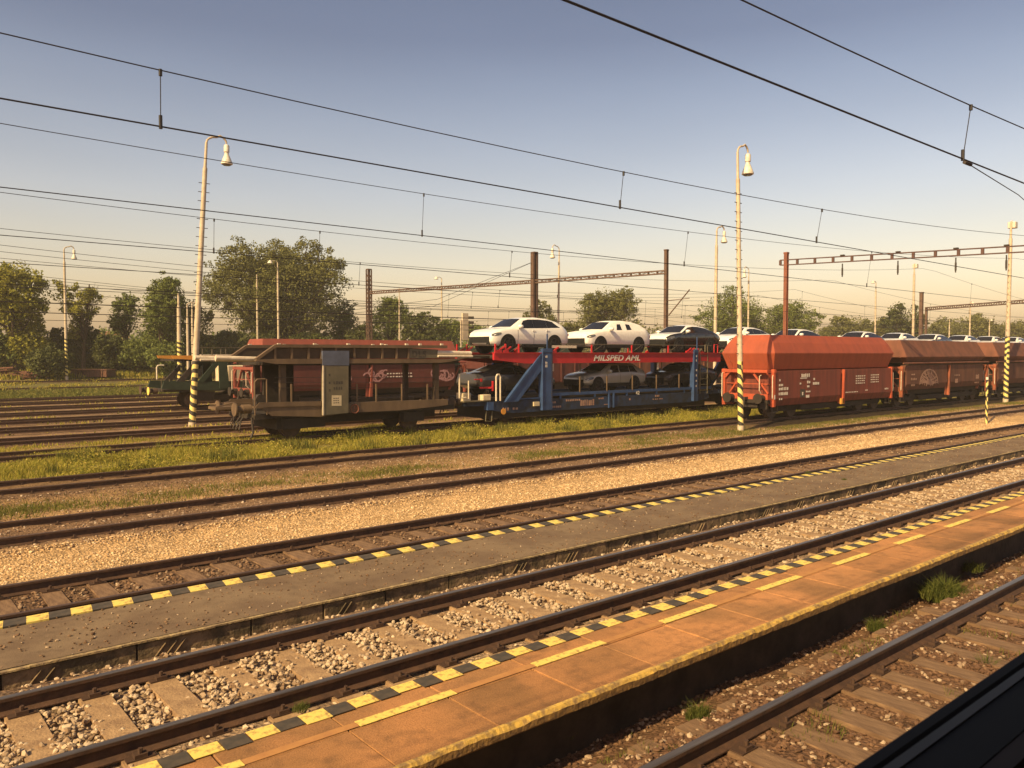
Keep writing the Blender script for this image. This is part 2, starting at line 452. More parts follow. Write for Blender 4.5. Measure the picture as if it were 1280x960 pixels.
    def build(s, name, mats, parent=None, smooth=False, bevel=0, loc=None):
        me = bpy.data.meshes.new(name)
        me.from_pydata(s.v, [], s.f)
        if not isinstance(mats, (list, tuple)): mats = [mats]
        for m in mats:
            me.materials.append(MT[m] if isinstance(m, str) else m)
        if len(mats) > 1:
            me.polygons.foreach_set('material_index', s.m)
        bm = bmesh.new(); bm.from_mesh(me)
        bmesh.ops.recalc_face_normals(bm, faces=bm.faces)
        bm.to_mesh(me); bm.free()
        if smooth:
            me.polygons.foreach_set('use_smooth', [True] * len(me.polygons))
            me.set_sharp_from_angle(angle=rad(40))
        me.update()
        o = bpy.data.objects.new(name, me)
        COL.objects.link(o)
        if parent: o.parent = parent
        if loc: o.location = loc
        if bevel:
            md = o.modifiers.new('bevel', 'BEVEL'); md.width = bevel; md.segments = 1; md.limit_method = 'ANGLE'
        return o

def np_mesh(name, V, Fc, mats, rnd=None, parent=None, nper=None):
    """V (n,3) floats, Fc (m,k) ints"""
    me = bpy.data.meshes.new(name)
    n, m, k = len(V), len(Fc), Fc.shape[1]
    me.vertices.add(n); me.vertices.foreach_set('co', np.ascontiguousarray(V, dtype=np.float32).ravel())
    me.loops.add(m * k); me.loops.foreach_set('vertex_index', np.ascontiguousarray(Fc, dtype=np.int32).ravel())
    me.polygons.add(m)
    me.polygons.foreach_set('loop_start', np.arange(0, m * k, k, dtype=np.int32))
    me.polygons.foreach_set('loop_total', np.full(m, k, dtype=np.int32))
    me.materials.append(MT[mats] if isinstance(mats, str) else mats)
    if rnd is not None:
        a = me.attributes.new('rnd', 'FLOAT', 'FACE')
        a.data.foreach_set('value', np.ascontiguousarray(rnd, dtype=np.float32))
    me.update(calc_edges=True)
    me.polygons.foreach_set('use_smooth', [False] * m)
    o = bpy.data.objects.new(name, me)
    COL.objects.link(o)
    if parent: o.parent = parent
    return o

def tag(o, label=None, cat=None, group=None, kind=None):
    if label: o['label'] = label
    if cat: o['category'] = cat
    if group: o['group'] = group
    if kind: o['kind'] = kind
    return o

def thing(name, label, cat, loc=(0, 0, 0), group=None):
    o = bpy.data.objects.new(name, None)
    o.empty_display_size = .3
    COL.objects.link(o)
    o.location = loc
    return tag(o, label, cat, group)

def kids(o):
    return [c for c in bpy.data.objects if c.parent == o]

KID = {}
def copy_tree(o, loc=None, label=None):
    def cp(x, par):
        c = x.copy(); COL.objects.link(c); c.parent = par
        for ch in KID.get(x.name, None) or kids(x):
            cp(ch, c)
        return c
    r = cp(o, None)
    if loc is not None: r.location = loc
    if label: r['label'] = label
    return r

def text_mesh(body, size, name, material, parent, loc, shear=0.0, bold=0.0, width=1.0, rot=(rad(90), 0, 0)):
    cu = bpy.data.curves.new(name, 'FONT')
    cu.body = body; cu.size = size; cu.shear = shear; cu.offset = bold; cu.align_x = 'LEFT'; cu.extrude = 0.002
    cu.space_character = width
    tmp = bpy.data.objects.new('tmp_text', cu)
    COL.objects.link(tmp)
    dg = bpy.context.evaluated_depsgraph_get(); dg.update()
    me = bpy.data.meshes.new_from_object(tmp.evaluated_get(dg))
    bpy.data.objects.remove(tmp)
    me.materials.clear(); me.materials.append(MT[material])
    o = bpy.data.objects.new(name, me); COL.objects.link(o)
    o.parent = parent; o.location = loc; o.rotation_euler = rot
    return o

# ------------------------------------------------------------------ ground
GP = [(-400, -.5), (-30, -.4), (1.2, -.36), (1.9, -.16), (2.2, -.15), (2.45, -.185), (3.75, -.185), (4.0, -.13), (4.25, -.17), (4.6, -.38), (5.55, -.42), (5.9, -.145), (6.5, -.145), (6.85, -.205), (8.4, -.205), (8.55, -.15), (8.95, -.16), (9.25, -.33), (11.15, -.36), (11.3, -.33), (13.3, -.33), (14, -.36),
      (15.1, -.33), (15.45, -.19), (17.85, -.19), (18.3, -.31), (21.0, -.34), (21.35, -.235), (23.9, -.24), (24.3, -.36), (28.6, -.34), (30.6, -.30), (84, -.28), (92, .5), (100, .95), (300, 1.0), (4000, 1.0)]
_gx = np.array([p[0] for p in GP]); _gz = np.array([p[1] for p in GP])
def zg(d):
    return np.interp(d, _gx, _gz)
def hump(t, d):
    return 0.02 * np.sin(t * 1.7 + d * .6) * np.sin(d * 2.3 - t * .4) + 0.012 * np.sin(t * 4.1 - d * 3.0)

def make_ground():
    ts = np.concatenate([[-1500, -400, -120, -50, -25], np.arange(-12, 60, .5), np.arange(60, 160, 3), [180, 220, 280, 360, 480, 700, 1100, 1800, 3500]])
    ds = np.concatenate([[-1500, -400, -100, -30, -10, -4, -1], np.arange(0, 31, .25), np.arange(31, 110, 1.0), [120, 140, 170, 210, 260, 330, 450, 700, 1200, 2200, 4000]])
    T, D = np.meshgrid(ts, ds, indexing='ij')
    Z = zg(D) + np.where((D > 0) & (D < 100), hump(T, D), 0)
    V = np.stack([T, D, Z], -1).reshape(-1, 3)
    n = len(ds)
    i, j = np.meshgrid(np.arange(len(ts) - 1), np.arange(n - 1), indexing='ij')
    a = (i * n + j).ravel()
    Fc = np.stack([a, a + n, a + n + 1, a + 1], -1)
    m, nt, b = _nt('ground_soil')
    b.inputs['Roughness'].default_value = .97
    b.inputs['Specular IOR Level'].default_value = .15
    g = nt.nodes.new('ShaderNodeNewGeometry')
    s = nt.nodes.new('ShaderNodeSeparateXYZ'); nt.links.new(g.outputs['Position'], s.inputs[0])
    mp = nt.nodes.new('ShaderNodeMapping'); mp.inputs['Scale'].default_value = (.35, 1, 1)
    nt.links.new(g.outputs['Position'], mp.inputs[0])
    nz = nt.nodes.new('ShaderNodeTexNoise'); nz.inputs['Scale'].default_value = 1.1; nz.inputs['Detail'].default_value = 8; nz.inputs['Roughness'].default_value = .7
    nt.links.new(mp.outputs[0], nz.inputs['Vector'])
    def M(op, a, bb):
        q = nt.nodes.new('ShaderNodeMath'); q.operation = op
        for k, v in enumerate((a, bb)):
            if isinstance(v, (int, float)): q.inputs[k].default_value = v
            else: nt.links.new(v, q.inputs[k])
        return q.outputs[0]
    y = M('ADD', s.outputs['Y'], M('MULTIPLY', M('SUBTRACT', nz.outputs['Fac'], .5), 1.1))
    # two ramps: near 0..32 and far 32..112
    near = [(0, (.15, .085, .048)), (1.8, (.17, .10, .058)), (4.3, (.145, .078, .045)), (5.9, (.20, .125, .07)), (6.7, (.30, .21, .135)), (8.6, (.30, .21, .135)), (9.0, (.19, .12, .07)), (9.5, (.15, .09, .05)),
            (11.2, (.125, .075, .045)), (13.2, (.15, .092, .055)), (13.75, (.50, .335, .165)), (15.3, (.47, .305, .15)), (15.75, (.20, .125, .075)), (17.8, (.20, .125, .07)),
            (18.3, (.40, .25, .12)), (20.9, (.30, .19, .085)), (21.5, (.17, .105, .06)), (23.8, (.20, .125, .06)), (24.4, (.17, .145, .045)), (27.5, (.20, .165, .05)), (30.6, (.22, .15, .06)), (32, (.34, .22, .11))]
    far = [(32, (.34, .22, .11)), (34, (.16, .095, .055)), (36.6, (.44, .29, .16)), (38.6, (.16, .10, .06)), (41.6, (.44, .29, .16)), (44, (.17, .11, .065)), (47, (.40, .28, .16)), (50, (.14, .09, .055)),
           (53, (.36, .25, .15)), (56, (.14, .09, .055)), (59, (.32, .22, .13)), (64, (.15, .09, .05)), (68.5, (.20, .17, .06)), (70, (.15, .17, .045)), (83, (.15, .16, .045)), (85.5, (.11, .085, .045)), (87.5, (.15, .14, .045)), (90, (.12, .085, .045)),
           (92.5, (.17, .14, .055)), (95, (.09, .085, .035)), (112, (.07, .07, .03))]
    def ramp(stops, lo, hi):
        f = M('DIVIDE', M('SUBTRACT', y, lo), hi - lo)
        r = nt.nodes.new('ShaderNodeValToRGB')
        e = r.color_ramp
        while len(e.elements) < len(stops): e.elements.new(.5)
        for k, (p, c) in enumerate(stops):
            e.elements[k].position = (p - lo) / (hi - lo); e.elements[k].color = (*c, 1)
        nt.links.new(f, r.inputs['Fac'])
        return r.outputs[0]
    r1 = ramp(near, 0, 32); r2 = ramp(far, 32, 112)
    mx = nt.nodes.new('ShaderNodeMixRGB')
    nt.links.new(M('GREATER_THAN', y, 32.0), mx.inputs['Fac']); nt.links.new(r1, mx.inputs['Color1']); nt.links.new(r2, mx.inputs['Color2'])
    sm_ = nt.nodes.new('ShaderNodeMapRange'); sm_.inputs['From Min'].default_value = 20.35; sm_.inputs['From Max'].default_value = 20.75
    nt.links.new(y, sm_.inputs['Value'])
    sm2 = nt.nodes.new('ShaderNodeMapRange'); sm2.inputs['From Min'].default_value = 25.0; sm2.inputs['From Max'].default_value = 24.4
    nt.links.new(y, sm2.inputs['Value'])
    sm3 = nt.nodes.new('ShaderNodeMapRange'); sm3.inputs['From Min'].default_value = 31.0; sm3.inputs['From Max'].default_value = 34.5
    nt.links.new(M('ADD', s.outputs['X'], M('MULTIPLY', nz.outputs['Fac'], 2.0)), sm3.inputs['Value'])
    wagon_shade = M('MULTIPLY', M('MULTIPLY', sm_.outputs[0], sm2.outputs[0]), sm3.outputs[0])  # band of shade along the red wagons, painted into the soil colour
    mo = nt.nodes.new('ShaderNodeMixRGB'); nt.links.new(M('MULTIPLY', wagon_shade, .93), mo.inputs['Fac']); nt.links.new(mx.outputs[0], mo.inputs['Color1']); mo.inputs['Color2'].default_value = (.022, .016, .011, 1)
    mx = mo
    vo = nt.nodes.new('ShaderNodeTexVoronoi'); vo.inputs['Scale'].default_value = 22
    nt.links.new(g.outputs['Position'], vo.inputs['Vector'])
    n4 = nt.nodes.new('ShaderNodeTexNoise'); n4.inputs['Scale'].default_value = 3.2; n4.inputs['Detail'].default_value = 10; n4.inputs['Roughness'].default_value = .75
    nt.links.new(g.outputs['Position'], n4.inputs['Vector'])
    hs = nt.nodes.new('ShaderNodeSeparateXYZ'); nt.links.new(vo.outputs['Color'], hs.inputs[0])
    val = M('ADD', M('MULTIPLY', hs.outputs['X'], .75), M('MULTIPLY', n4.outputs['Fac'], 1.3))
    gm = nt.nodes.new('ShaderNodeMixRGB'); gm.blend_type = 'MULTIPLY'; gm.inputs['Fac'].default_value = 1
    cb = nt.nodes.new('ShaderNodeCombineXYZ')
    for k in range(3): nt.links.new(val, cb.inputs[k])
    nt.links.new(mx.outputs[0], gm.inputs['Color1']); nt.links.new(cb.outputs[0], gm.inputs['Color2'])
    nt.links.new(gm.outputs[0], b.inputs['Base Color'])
    bp = nt.nodes.new('ShaderNodeBump'); bp.inputs['Strength'].default_value = .9; bp.inputs['Distance'].default_value = .03
    nt.links.new(M('ADD', vo.outputs['Distance'], M('MULTIPLY', n4.outputs['Fac'], 2.0)), bp.inputs['Height'])
    nt.links.new(bp.outputs[0], b.inputs['Normal'])
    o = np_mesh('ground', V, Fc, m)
    o['kind'] = 'structure'
make_ground()

# ------------------------------------------------------------------ tracks
TRACKS = [  # centre d, rail top z, sleeper material, shiny
    (3.1, 0.0, 'sleeper_brown', True), (7.62, 0.0, 'sleeper_conc', True), (12.3, -.15, 'sleeper_brown', False), (16.7, -.05, 'sleeper_brown', False), (22.7, -.10, 'sleeper_brown', False),
    (29.6, -.10, None, False), (34.4, -.08, None, False), (39.4, -.08, None, False), (44.3, -.08, None, False), (49.4, -.08, None, False), (54.6, -.08, None, False), (60.0, -.08, None, False), (65.4, -.08, None, False), (85.5, -.05, None, False), (90.0, .45, None, False)]
TL = ['weedy track nearest the train window with grassy cracks between its sleepers', 'track with pale clean ballast between the red brown platform and the grey platform',
      'track with dark brown ballast along the far yellow and black edge of the grey platform', 'track between the pale grit strip and the thin grass strip', 'track that the red hopper wagons stand on',
      'overgrown track under the blue and the brown car carriers', 'first bare track behind the brown car carrier', 'second bare track behind the brown car carrier', 'track that the dark red hopper wagon behind the brown carrier stands on',
      'track under the green carrier with the orange beam', 'track just behind the green carrier', 'second track behind the green carrier', 'last track before the wide strip of green grass',
      'first track beyond the wide strip of green grass', 'farthest track at the foot of the bushes']
rail_cache = {}
def rail_mesh(top, far):
    key = (top, far)
    if key in rail_cache: return rail_cache[key]
    prof = [(-.07, -.16), (.07, -.16), (.07, -.148), (.012, -.125), (.012, -.045), (.036, -.035), (.036, -.006), (.030, 0), (-.030, 0), (-.036, -.006), (-.036, -.035), (-.012, -.045), (-.012, -.125), (-.07, -.148)]
    xs = [-30, 0, 30, 80, 160, 260, 420]
    mb = MB(); n = len(prof)
    vs_ = [(x, y, z) for x in xs for y, z in prof]
    for i in range(len(xs) - 1):
        for k in range(n):
            mb.cur = 1 if k in (6, 7, 8) else 0
            mb.add([], [])
            mb.f.append((i * n + k, i * n + (k + 1) % n, (i + 1) * n + (k + 1) % n, (i + 1) * n + k)); mb.m.append(mb.cur)
    mb.v = vs_
    me = bpy.data.meshes.new('rail'); me.from_pydata(mb.v, [], mb.f)
    me.materials.append(MT['rail_side']); me.materials.append(MT[top])
    me.polygons.foreach_set('material_index', mb.m); me.update()
    rail_cache[key] = me
    return me

sl = {}
for mname in ('sleeper_conc', 'sleeper_brown', 'under'):
    mb = MB(); mb.cur = 0
    mb.box((-.13, -1.25, -.22), (.13, 1.25, 0))
    mb.cur = 1
    for y in (-.75, .75):
        mb.box((-.11, y - .17, 0.001), (.11, y + .17, .014))
        for s_ in (-1, 1):
            mb.box((-.05, y + s_ * .13 - .035, .014), (.05, y + s_ * .13 + .035, .045))
            mb.cyl((0, y + s_ * .13, .04), (0, y + s_ * .13, .085), .02, 6)
    o = mb.build('sleeper', [mname, 'clip'])
    sl[mname] = o.data
    bpy.data.objects.remove(o)
for i, (d, zt, sm, shiny) in enumerate(TRACKS):
    root = thing('railway_track', TL[i], 'railway track', (0, d, zt), 'parallel railway tracks of the yard')
    for s_ in (-1, 1):
        r = bpy.data.objects.new('rail', rail_mesh('rail_top' if shiny else 'rust_top', 0)); COL.objects.link(r); r.parent = root; r.location = (0, s_ * .75, 0)
    if sm:
        t0 = (0.4, 0.2, 0.6, 1.5, 3.0)[i]
        tn = 95
        for k in range(tn):
            q = bpy.data.objects.new('sleeper', sl[sm] if i != 4 or k < 54 else sl['under']); COL.objects.link(q); q.parent = root  # dark sleepers beside the red wagons carry on the painted shade band
            q.location = (t0 - 1.5 + k * .61 + random.uniform(-.02, .02), random.uniform(-.03, .03), -.16 - (.0 if i < 3 else .005))
            q.rotation_euler = (0, 0, random.uniform(-.015, .015))

# ------------------------------------------------------------------ loose stones
def ico():
    p = (1 + 5 ** .5) / 2
    v = np.array([(-1, p, 0), (1, p, 0), (-1, -p, 0), (1, -p, 0), (0, -1, p), (0, 1, p), (0, -1, -p), (0, 1, -p), (p, 0, -1), (p, 0, 1), (-p, 0, -1), (-p, 0, 1)], float)
    v /= np.linalg.norm(v[0])
    f = np.array([(0, 11, 5), (0, 5, 1), (0, 1, 7), (0, 7, 10), (0, 10, 11), (1, 5, 9), (5, 11, 4), (11, 10, 2), (10, 7, 6), (7, 1, 8), (3, 9, 4), (3, 4, 2), (3, 2, 6), (3, 6, 8), (3, 8, 9), (4, 9, 5), (2, 4, 11), (6, 2, 10), (8, 6, 7), (9, 8, 1)])
    return v, f
def stones(name, label_kind, P, size, m):
    v, f = ico(); n = len(P)
    S = size * RNG.uniform(.55, 1.35, (n, 1)) * np.stack([RNG.uniform(.7, 1.3, n), RNG.uniform(.7, 1.2, n), RNG.uniform(.5, .9, n)], -1)
    V = v[None] * S[:, None, :] * RNG.uniform(.60, 1.25, (n, 12, 1))
    a = RNG.uniform(0, 2 * np.pi, n); b = RNG.uniform(-.5, .5, n)
    c, s = np.cos(a)[:, None], np.sin(a)[:, None]; cb, sb = np.cos(b)[:, None], np.sin(b)[:, None]
    x, y, z = V[..., 0], V[..., 1], V[..., 2]
    y, z = y * cb - z * sb, y * sb + z * cb
    x, y = x * c - y * s, x * s + y * c
    V = np.stack([x, y, z], -1) + P[:, None, :]
    Fc = (f[None] + (np.arange(n) * 12)[:, None, None]).reshape(-1, 3)
    rnd = np.repeat(np.clip(RNG.uniform(0, 1, n), 0, 1), 20)
    o = np_mesh(name, V.reshape(-1, 3), Fc, m, rnd)
    o['kind'] = 'stuff'
    tag(o, label_kind, 'ballast')
    return o
def scatter(n, t0, t1, d0, d1, power=1.6):
    u = RNG.uniform(0, 1, n) ** power
    t = t0 + (t1 - t0) * u
    d = RNG.uniform(d0, d1, n)
    return t, d
def in_rails(d, c):
    return (np.abs(np.abs(d - c) - .75) > .10)
# track 2: pale clean stones heaped between the sleepers
t, d = scatter(46000, -1, 46, 6.3, 9.2, 1.35)
ph = ((t - (0.2 - 1.5)) / .61) % 1.0
on_sl = (np.abs(ph - .5) > .33 + .06 * np.sin(t * 9 + d * 14) + .04 * np.sin(t * 23 - d * 31))
mid = np.abs(d - 7.62) < .66
keep = in_rails(d, 7.62) & (~on_sl | (RNG.uniform(0, 1, len(t)) < .12) | (d > 8.9))
keep &= mid | (RNG.uniform(0, 1, len(t)) < .22)
t, d = t[keep], d[keep]
hp = np.where(np.abs(d - 7.62) < .66, .035, .0) + RNG.uniform(-.02, .015, len(t))
stones('ballast_stones', 'pale grey ballast stones heaped between the sleepers beside the red brown platform', np.stack([t, d, zg(d) + hump(t, d) + hp + .003], -1), .027, STONE_GREY)
# track 1
t, d = scatter(34000, 1, 26, 1.6, 4.95, 1.5)
ph = ((t - (0.4 - 1.5)) / .61) % 1.0
keep = in_rails(d, 3.1) & ((np.abs(ph - .5) < .27) | (d > 4.0) | (d < 2.2))
t, d = t[keep], d[keep]
stones('ballast_stones', 'dirty mixed ballast stones around the track nearest the train', np.stack([t, d, zg(d) + hump(t, d) + .006 + RNG.uniform(-.015, .01, len(t))], -1), .024, STONE_SOIL)
# track 3
t, d = scatter(15000, -1, 42, 11.2, 13.55, 1.3)
ph = ((t - (0.6 - 1.5)) / .61) % 1.0
keep = in_rails(d, 12.3) & ((np.abs(ph - .5) < .24) | (np.abs(d - 12.3) > .85))
t, d = t[keep], d[keep]
stones('ballast_stones', 'dark brown ballast stones of the track beyond the grey platform', np.stack([t, d, zg(d) + hump(t, d) + RNG.uniform(-.012, .02, len(t))], -1), .030, STONE_BROWN)
# grit strip
t, d = scatter(26000, -1, 45, 13.5, 15.55, 1.2)
stones('grit', 'pale golden grit strip between two tracks', np.stack([t, d, zg(d) + hump(t, d) + RNG.uniform(-.006, .008, len(t))], -1), .020, GRIT)
# tracks 4 and 5 and the strip between
t, d = scatter(24000, -1, 60, 15.3, 21.6, 1.2)
keep = in_rails(d, 16.7) & ((t < 30) | (d < 20.3))
t, d = t[keep], d[keep]
stones('grit', 'loose brown and pale stones around the track before the grass strip', np.stack([t, d, zg(d) + hump(t, d) + RNG.uniform(-.01, .01, len(t))], -1), .024, STONE_MIX)

# ------------------------------------------------------------------ grass
def blades(name, label, P, h, w, m, clump=0.0, lean=.5):
    n = len(P)
    hh = h * RNG.uniform(.45, 1.25, n) if np.isscalar(h) else h * RNG.uniform(.6, 1.2, n)
    a = RNG.uniform(0, 2 * np.pi, n)
    dx, dy = np.cos(a), np.sin(a)
    la = RNG.uniform(0, 2 * np.pi, n); ll = RNG.uniform(0, lean, n) * hh
    lx, ly = np.cos(la) * ll, np.sin(la) * ll
    ww = w * RNG.uniform(.6, 1.4, n)
    base = P
    p0 = base + np.stack([-dx * ww, -dy * ww, np.zeros(n)], -1)
    p1 = base + np.stack([dx * ww, dy * ww, np.zeros(n)], -1)
    mid = base + np.stack([lx * .35, ly * .35, hh * .6], -1)
    p2 = mid + np.stack([dx * ww * .8, dy * ww * .8, np.zeros(n)], -1)
    p3 = mid - np.stack([dx * ww * .8, dy * ww * .8, np.zeros(n)], -1)
    p4 = base + np.stack([lx, ly, hh], -1)
    V = np.stack([p0, p1, p2, p3, p4], 1).reshape(-1, 3)
    o = (np.arange(n) * 5)[:, None]
    # quads + tip as two tris -> use tris only
    Fc = np.concatenate([o + np.array([[0, 1, 2]]), o + np.array([[0, 2, 3]]), o + np.array([[3, 2, 4]])], 1).reshape(-1, 3)
    rnd = np.repeat(np.clip(RNG.normal(.5, .25, n), 0, 1), 3)
    ob = np_mesh(name, V, Fc, m, rnd)
    return tag(ob, label, 'grass', kind='stuff')

def leafy(name, label, ncl, t0, t1, d0, d1):
    t, d = scatter(ncl, t0, t1, d0, d1, 1.05)
    keep = (patchy(t, d, 1.3, .7) + .5 * np.sin(t * 7 + d * 5)) > .35
    t, d = t[keep], d[keep]
    c = np.stack([t, d, zg(d)], -1); k = 9; n = len(t) * k
    hh = np.repeat(RNG.uniform(.10, .34, len(t)) * (1 + .5 * np.sin(t * 1.3)), k)
    P = np.repeat(c, k, 0) + np.stack([RNG.normal(0, .07, n), RNG.normal(0, .07, n), hh * RNG.uniform(.1, 1, n)], -1)
    sz = RNG.uniform(.018, .045, n)[:, None]
    nr = RNG.normal(0, .6, (n, 3)) + np.array([0, 0, .8]); nr /= np.linalg.norm(nr, axis=1)[:, None]
    a = np.cross(nr, RNG.normal(0, 1, (n, 3))); a /= np.linalg.norm(a, axis=1)[:, None]; b = np.cross(nr, a)
    V = np.stack([P - a * sz, P - b * sz * .5, P + a * sz, P + b * sz * .5], 1).reshape(-1, 3)
    Fc = (np.arange(n) * 4)[:, None] + np.array([[0, 1, 2, 3]])
    rnd = np.clip(np.repeat(RNG.normal(.5, .2, len(t)), k) + RNG.normal(0, .12, n), 0, 1)
    tag(np_mesh(name, V, Fc, GRASS_YEL, rnd), label, 'weeds', kind='stuff')

def patchy(t, d, s=1.0, seed=0.0):
    return (np.sin(t * .9 * s + seed) * np.sin(d * 1.7 * s + seed * 2 + .3 * t) + .6 * np.sin(t * 2.3 * s - d * 1.1 + seed * 3) + .4 * np.sin(t * 5.1 * s + d * 3.7))
# tall yellow green grass before and over the carrier track
t, d = scatter(330000, -1, 62, 24.1, 33.4, 1.05)
pt = patchy(t, d, .7)
dens = np.where(d < 28.2, .85, np.where(d < 31, .75, .45)) * np.clip(.75 + .3 * pt, .15, 1) * np.where((t > 20), np.clip(1 - (d - 27.4) * .9, 0.05, 1), 1)
keep = (RNG.uniform(0, 1, len(t)) < dens)
t, d, pt = t[keep], d[keep], pt[keep]
h = .17 + .09 * pt
h = np.clip(h, .06, .6) * np.where(d < 24.8, .5, 1) * np.where(d > 31.2, .6, 1)
blades('tall_grass', 'tall yellow green grass growing in front of the car carriers', np.stack([t, d, zg(d) - .01], -1), h, .009, GRASS_YEL, lean=.8)
# leafy taller weeds inside it
t, d = scatter(60000, -1, 60, 24.6, 29.0, 1.0)
keep = patchy(t, d, 1.1, 2.0) > .8
t, d = t[keep], d[keep]
blades('tall_weeds', 'taller leafy weeds dotted through the tall grass', np.stack([t, d, zg(d)], -1), .38, .012, GRASS_GRN, lean=.5)
leafy('leafy_weeds', 'low leafy yellow green weeds mounding in front of the carriers', 26000, -1, 62, 24.4, 29.2)
# short grass between tracks 4 and 5, in front of red wagons
t, d = scatter(170000, -1, 90, 18.1, 21.4, 1.2)
pt = patchy(t, d, .5, 1.0)
a_ = np.where(t < 20, np.exp(-((d - 19.9) / .75) ** 2) * 1.1, np.clip((d - 18.6) * .55, 0, 1) * np.where((t > 32) & (d > 20.45), 0, 1))
keep = RNG.uniform(0, 1, len(t)) < a_ * np.clip(.62 + .5 * pt, 0, 1)
t, d = t[keep], d[keep]
blades('short_grass', 'short green and straw grass strip beside the red wagons', np.stack([t, d, zg(d) - .005], -1), .085, .008, GRASS_GRN, lean=.9)
# far grass strip and rough verge
t, d = scatter(40000, 0, 60, 68.5, 83, 1.0)
blades('far_grass', 'wide strip of green grass beyond the far tracks', np.stack([t, d, zg(d) - .01], -1), .22, .05, GRASS_GRN, lean=.6)
t, d = scatter(16000, 0, 60, 84, 92, 1.0)
keep = patchy(t * .5, d, 1.0, 3.0) > .1
t, d = t[keep], d[keep]
blades('rough_grass', 'patchy grass around the two farthest tracks', np.stack([t, d, zg(d) - .01], -1), .22, .04, GRASS_YEL, lean=.6)
t, d = scatter(22000, 0, 80, 92, 101, 1.0)
blades('verge_grass', 'rough straw coloured grass at the foot of the bushes', np.stack([t, d, zg(d) - .01], -1), .6, .06, GRASS_YEL, lean=.6)
# sparse grass tufts in the yard tracks
t, d = scatter(26000, 0, 40, 33, 66, 1.0)
keep = patchy(t * .6, d, 1.0, 4.0) > .55
t, d = t[keep], d[keep]
blades('yard_grass', 'sparse grass between the empty far tracks', np.stack([t, d, zg(d) - .01], -1), .16, .03, GRASS_YEL, lean=.6)
# fine grass near track 1
t, d = scatter(26000, 1, 24, 2.0, 4.8, 1.4)
keep = (patchy(t, d * 1.5, 1.6, 5.0) > .85) & in_rails(d, 3.1)
t, d = t[keep], d[keep]
blades('fine_grass', 'thin grass and seedlings around the track nearest the train', np.stack([t, d, zg(d) - .005], -1), .085, .0035, GRASS_GRN, lean=.8)

def weed(px, py, size, label, zoff=-.25, n=180, wide=1.0):
    n = n * 3
    v = ray(px, py); k = (zoff - H) / v.z
    p = Vector((0, 0, H)) + v * k
    a = RNG.uniform(0, 2 * np.pi, n); r = size * wide * np.sqrt(RNG.uniform(0, 1, n)) * .8
    P = np.stack([p.x + np.cos(a) * r, p.y + np.sin(a) * r * .8, np.full(n, zoff - .02)], -1)
    hs_ = size * (1.05 - .6 * (r / r.max()))
    o = blades('weed', label, P, hs_, size * .018, WEED_GRN, lean=1.3)
    del o['kind']
    tag(o, label, 'weed', 'weeds growing by the near tracks')
weed(195*.375+800, 895, .17, 'green weed low against the rail nearest the train, lowest of the trackside weeds', n=160)
weed(905, 925, .10, 'small weed hugging the near side of the closest rail')
weed(1095, 785, .16, 'green weed in the brown soil halfway along the dark platform wall', n=180)
weed(1180, 745, .30, 'largest bushy weed at the foot of the platform wall', n=420, wide=1.5)
weed(1215, 712, .22, 'spindly weed just beyond the largest bushy one by the platform wall', n=60)
weed(1232, 838, .22, 'tall thin weed standing between the sleepers of the nearest track', n=60, wide=.4)
weed(1045, 838, .12, 'pale sprouting weed midway between the platform wall and closest rail', n=90)
weed(985, 858, .14, 'yellowish weed left of the pale sprouting one before the closest rail', n=80)
weed(710, 918, .10, 'small weed at the left end of the dark platform wall', n=50)
weed(376, 885, .10, 'little weed squeezed between the rail and the yellow and black edge', n=80, zoff=-.05)
weed(15, 690, .14, 'weed beside the rail at the left edge of the picture', n=60, zoff=-.28)
weed(1055, 600, .10, 'right tuft growing through the grey platform', n=70, zoff=-.08)
weed(1010, 592, .12, 'left tuft growing through the grey platform', n=80, zoff=-.08)

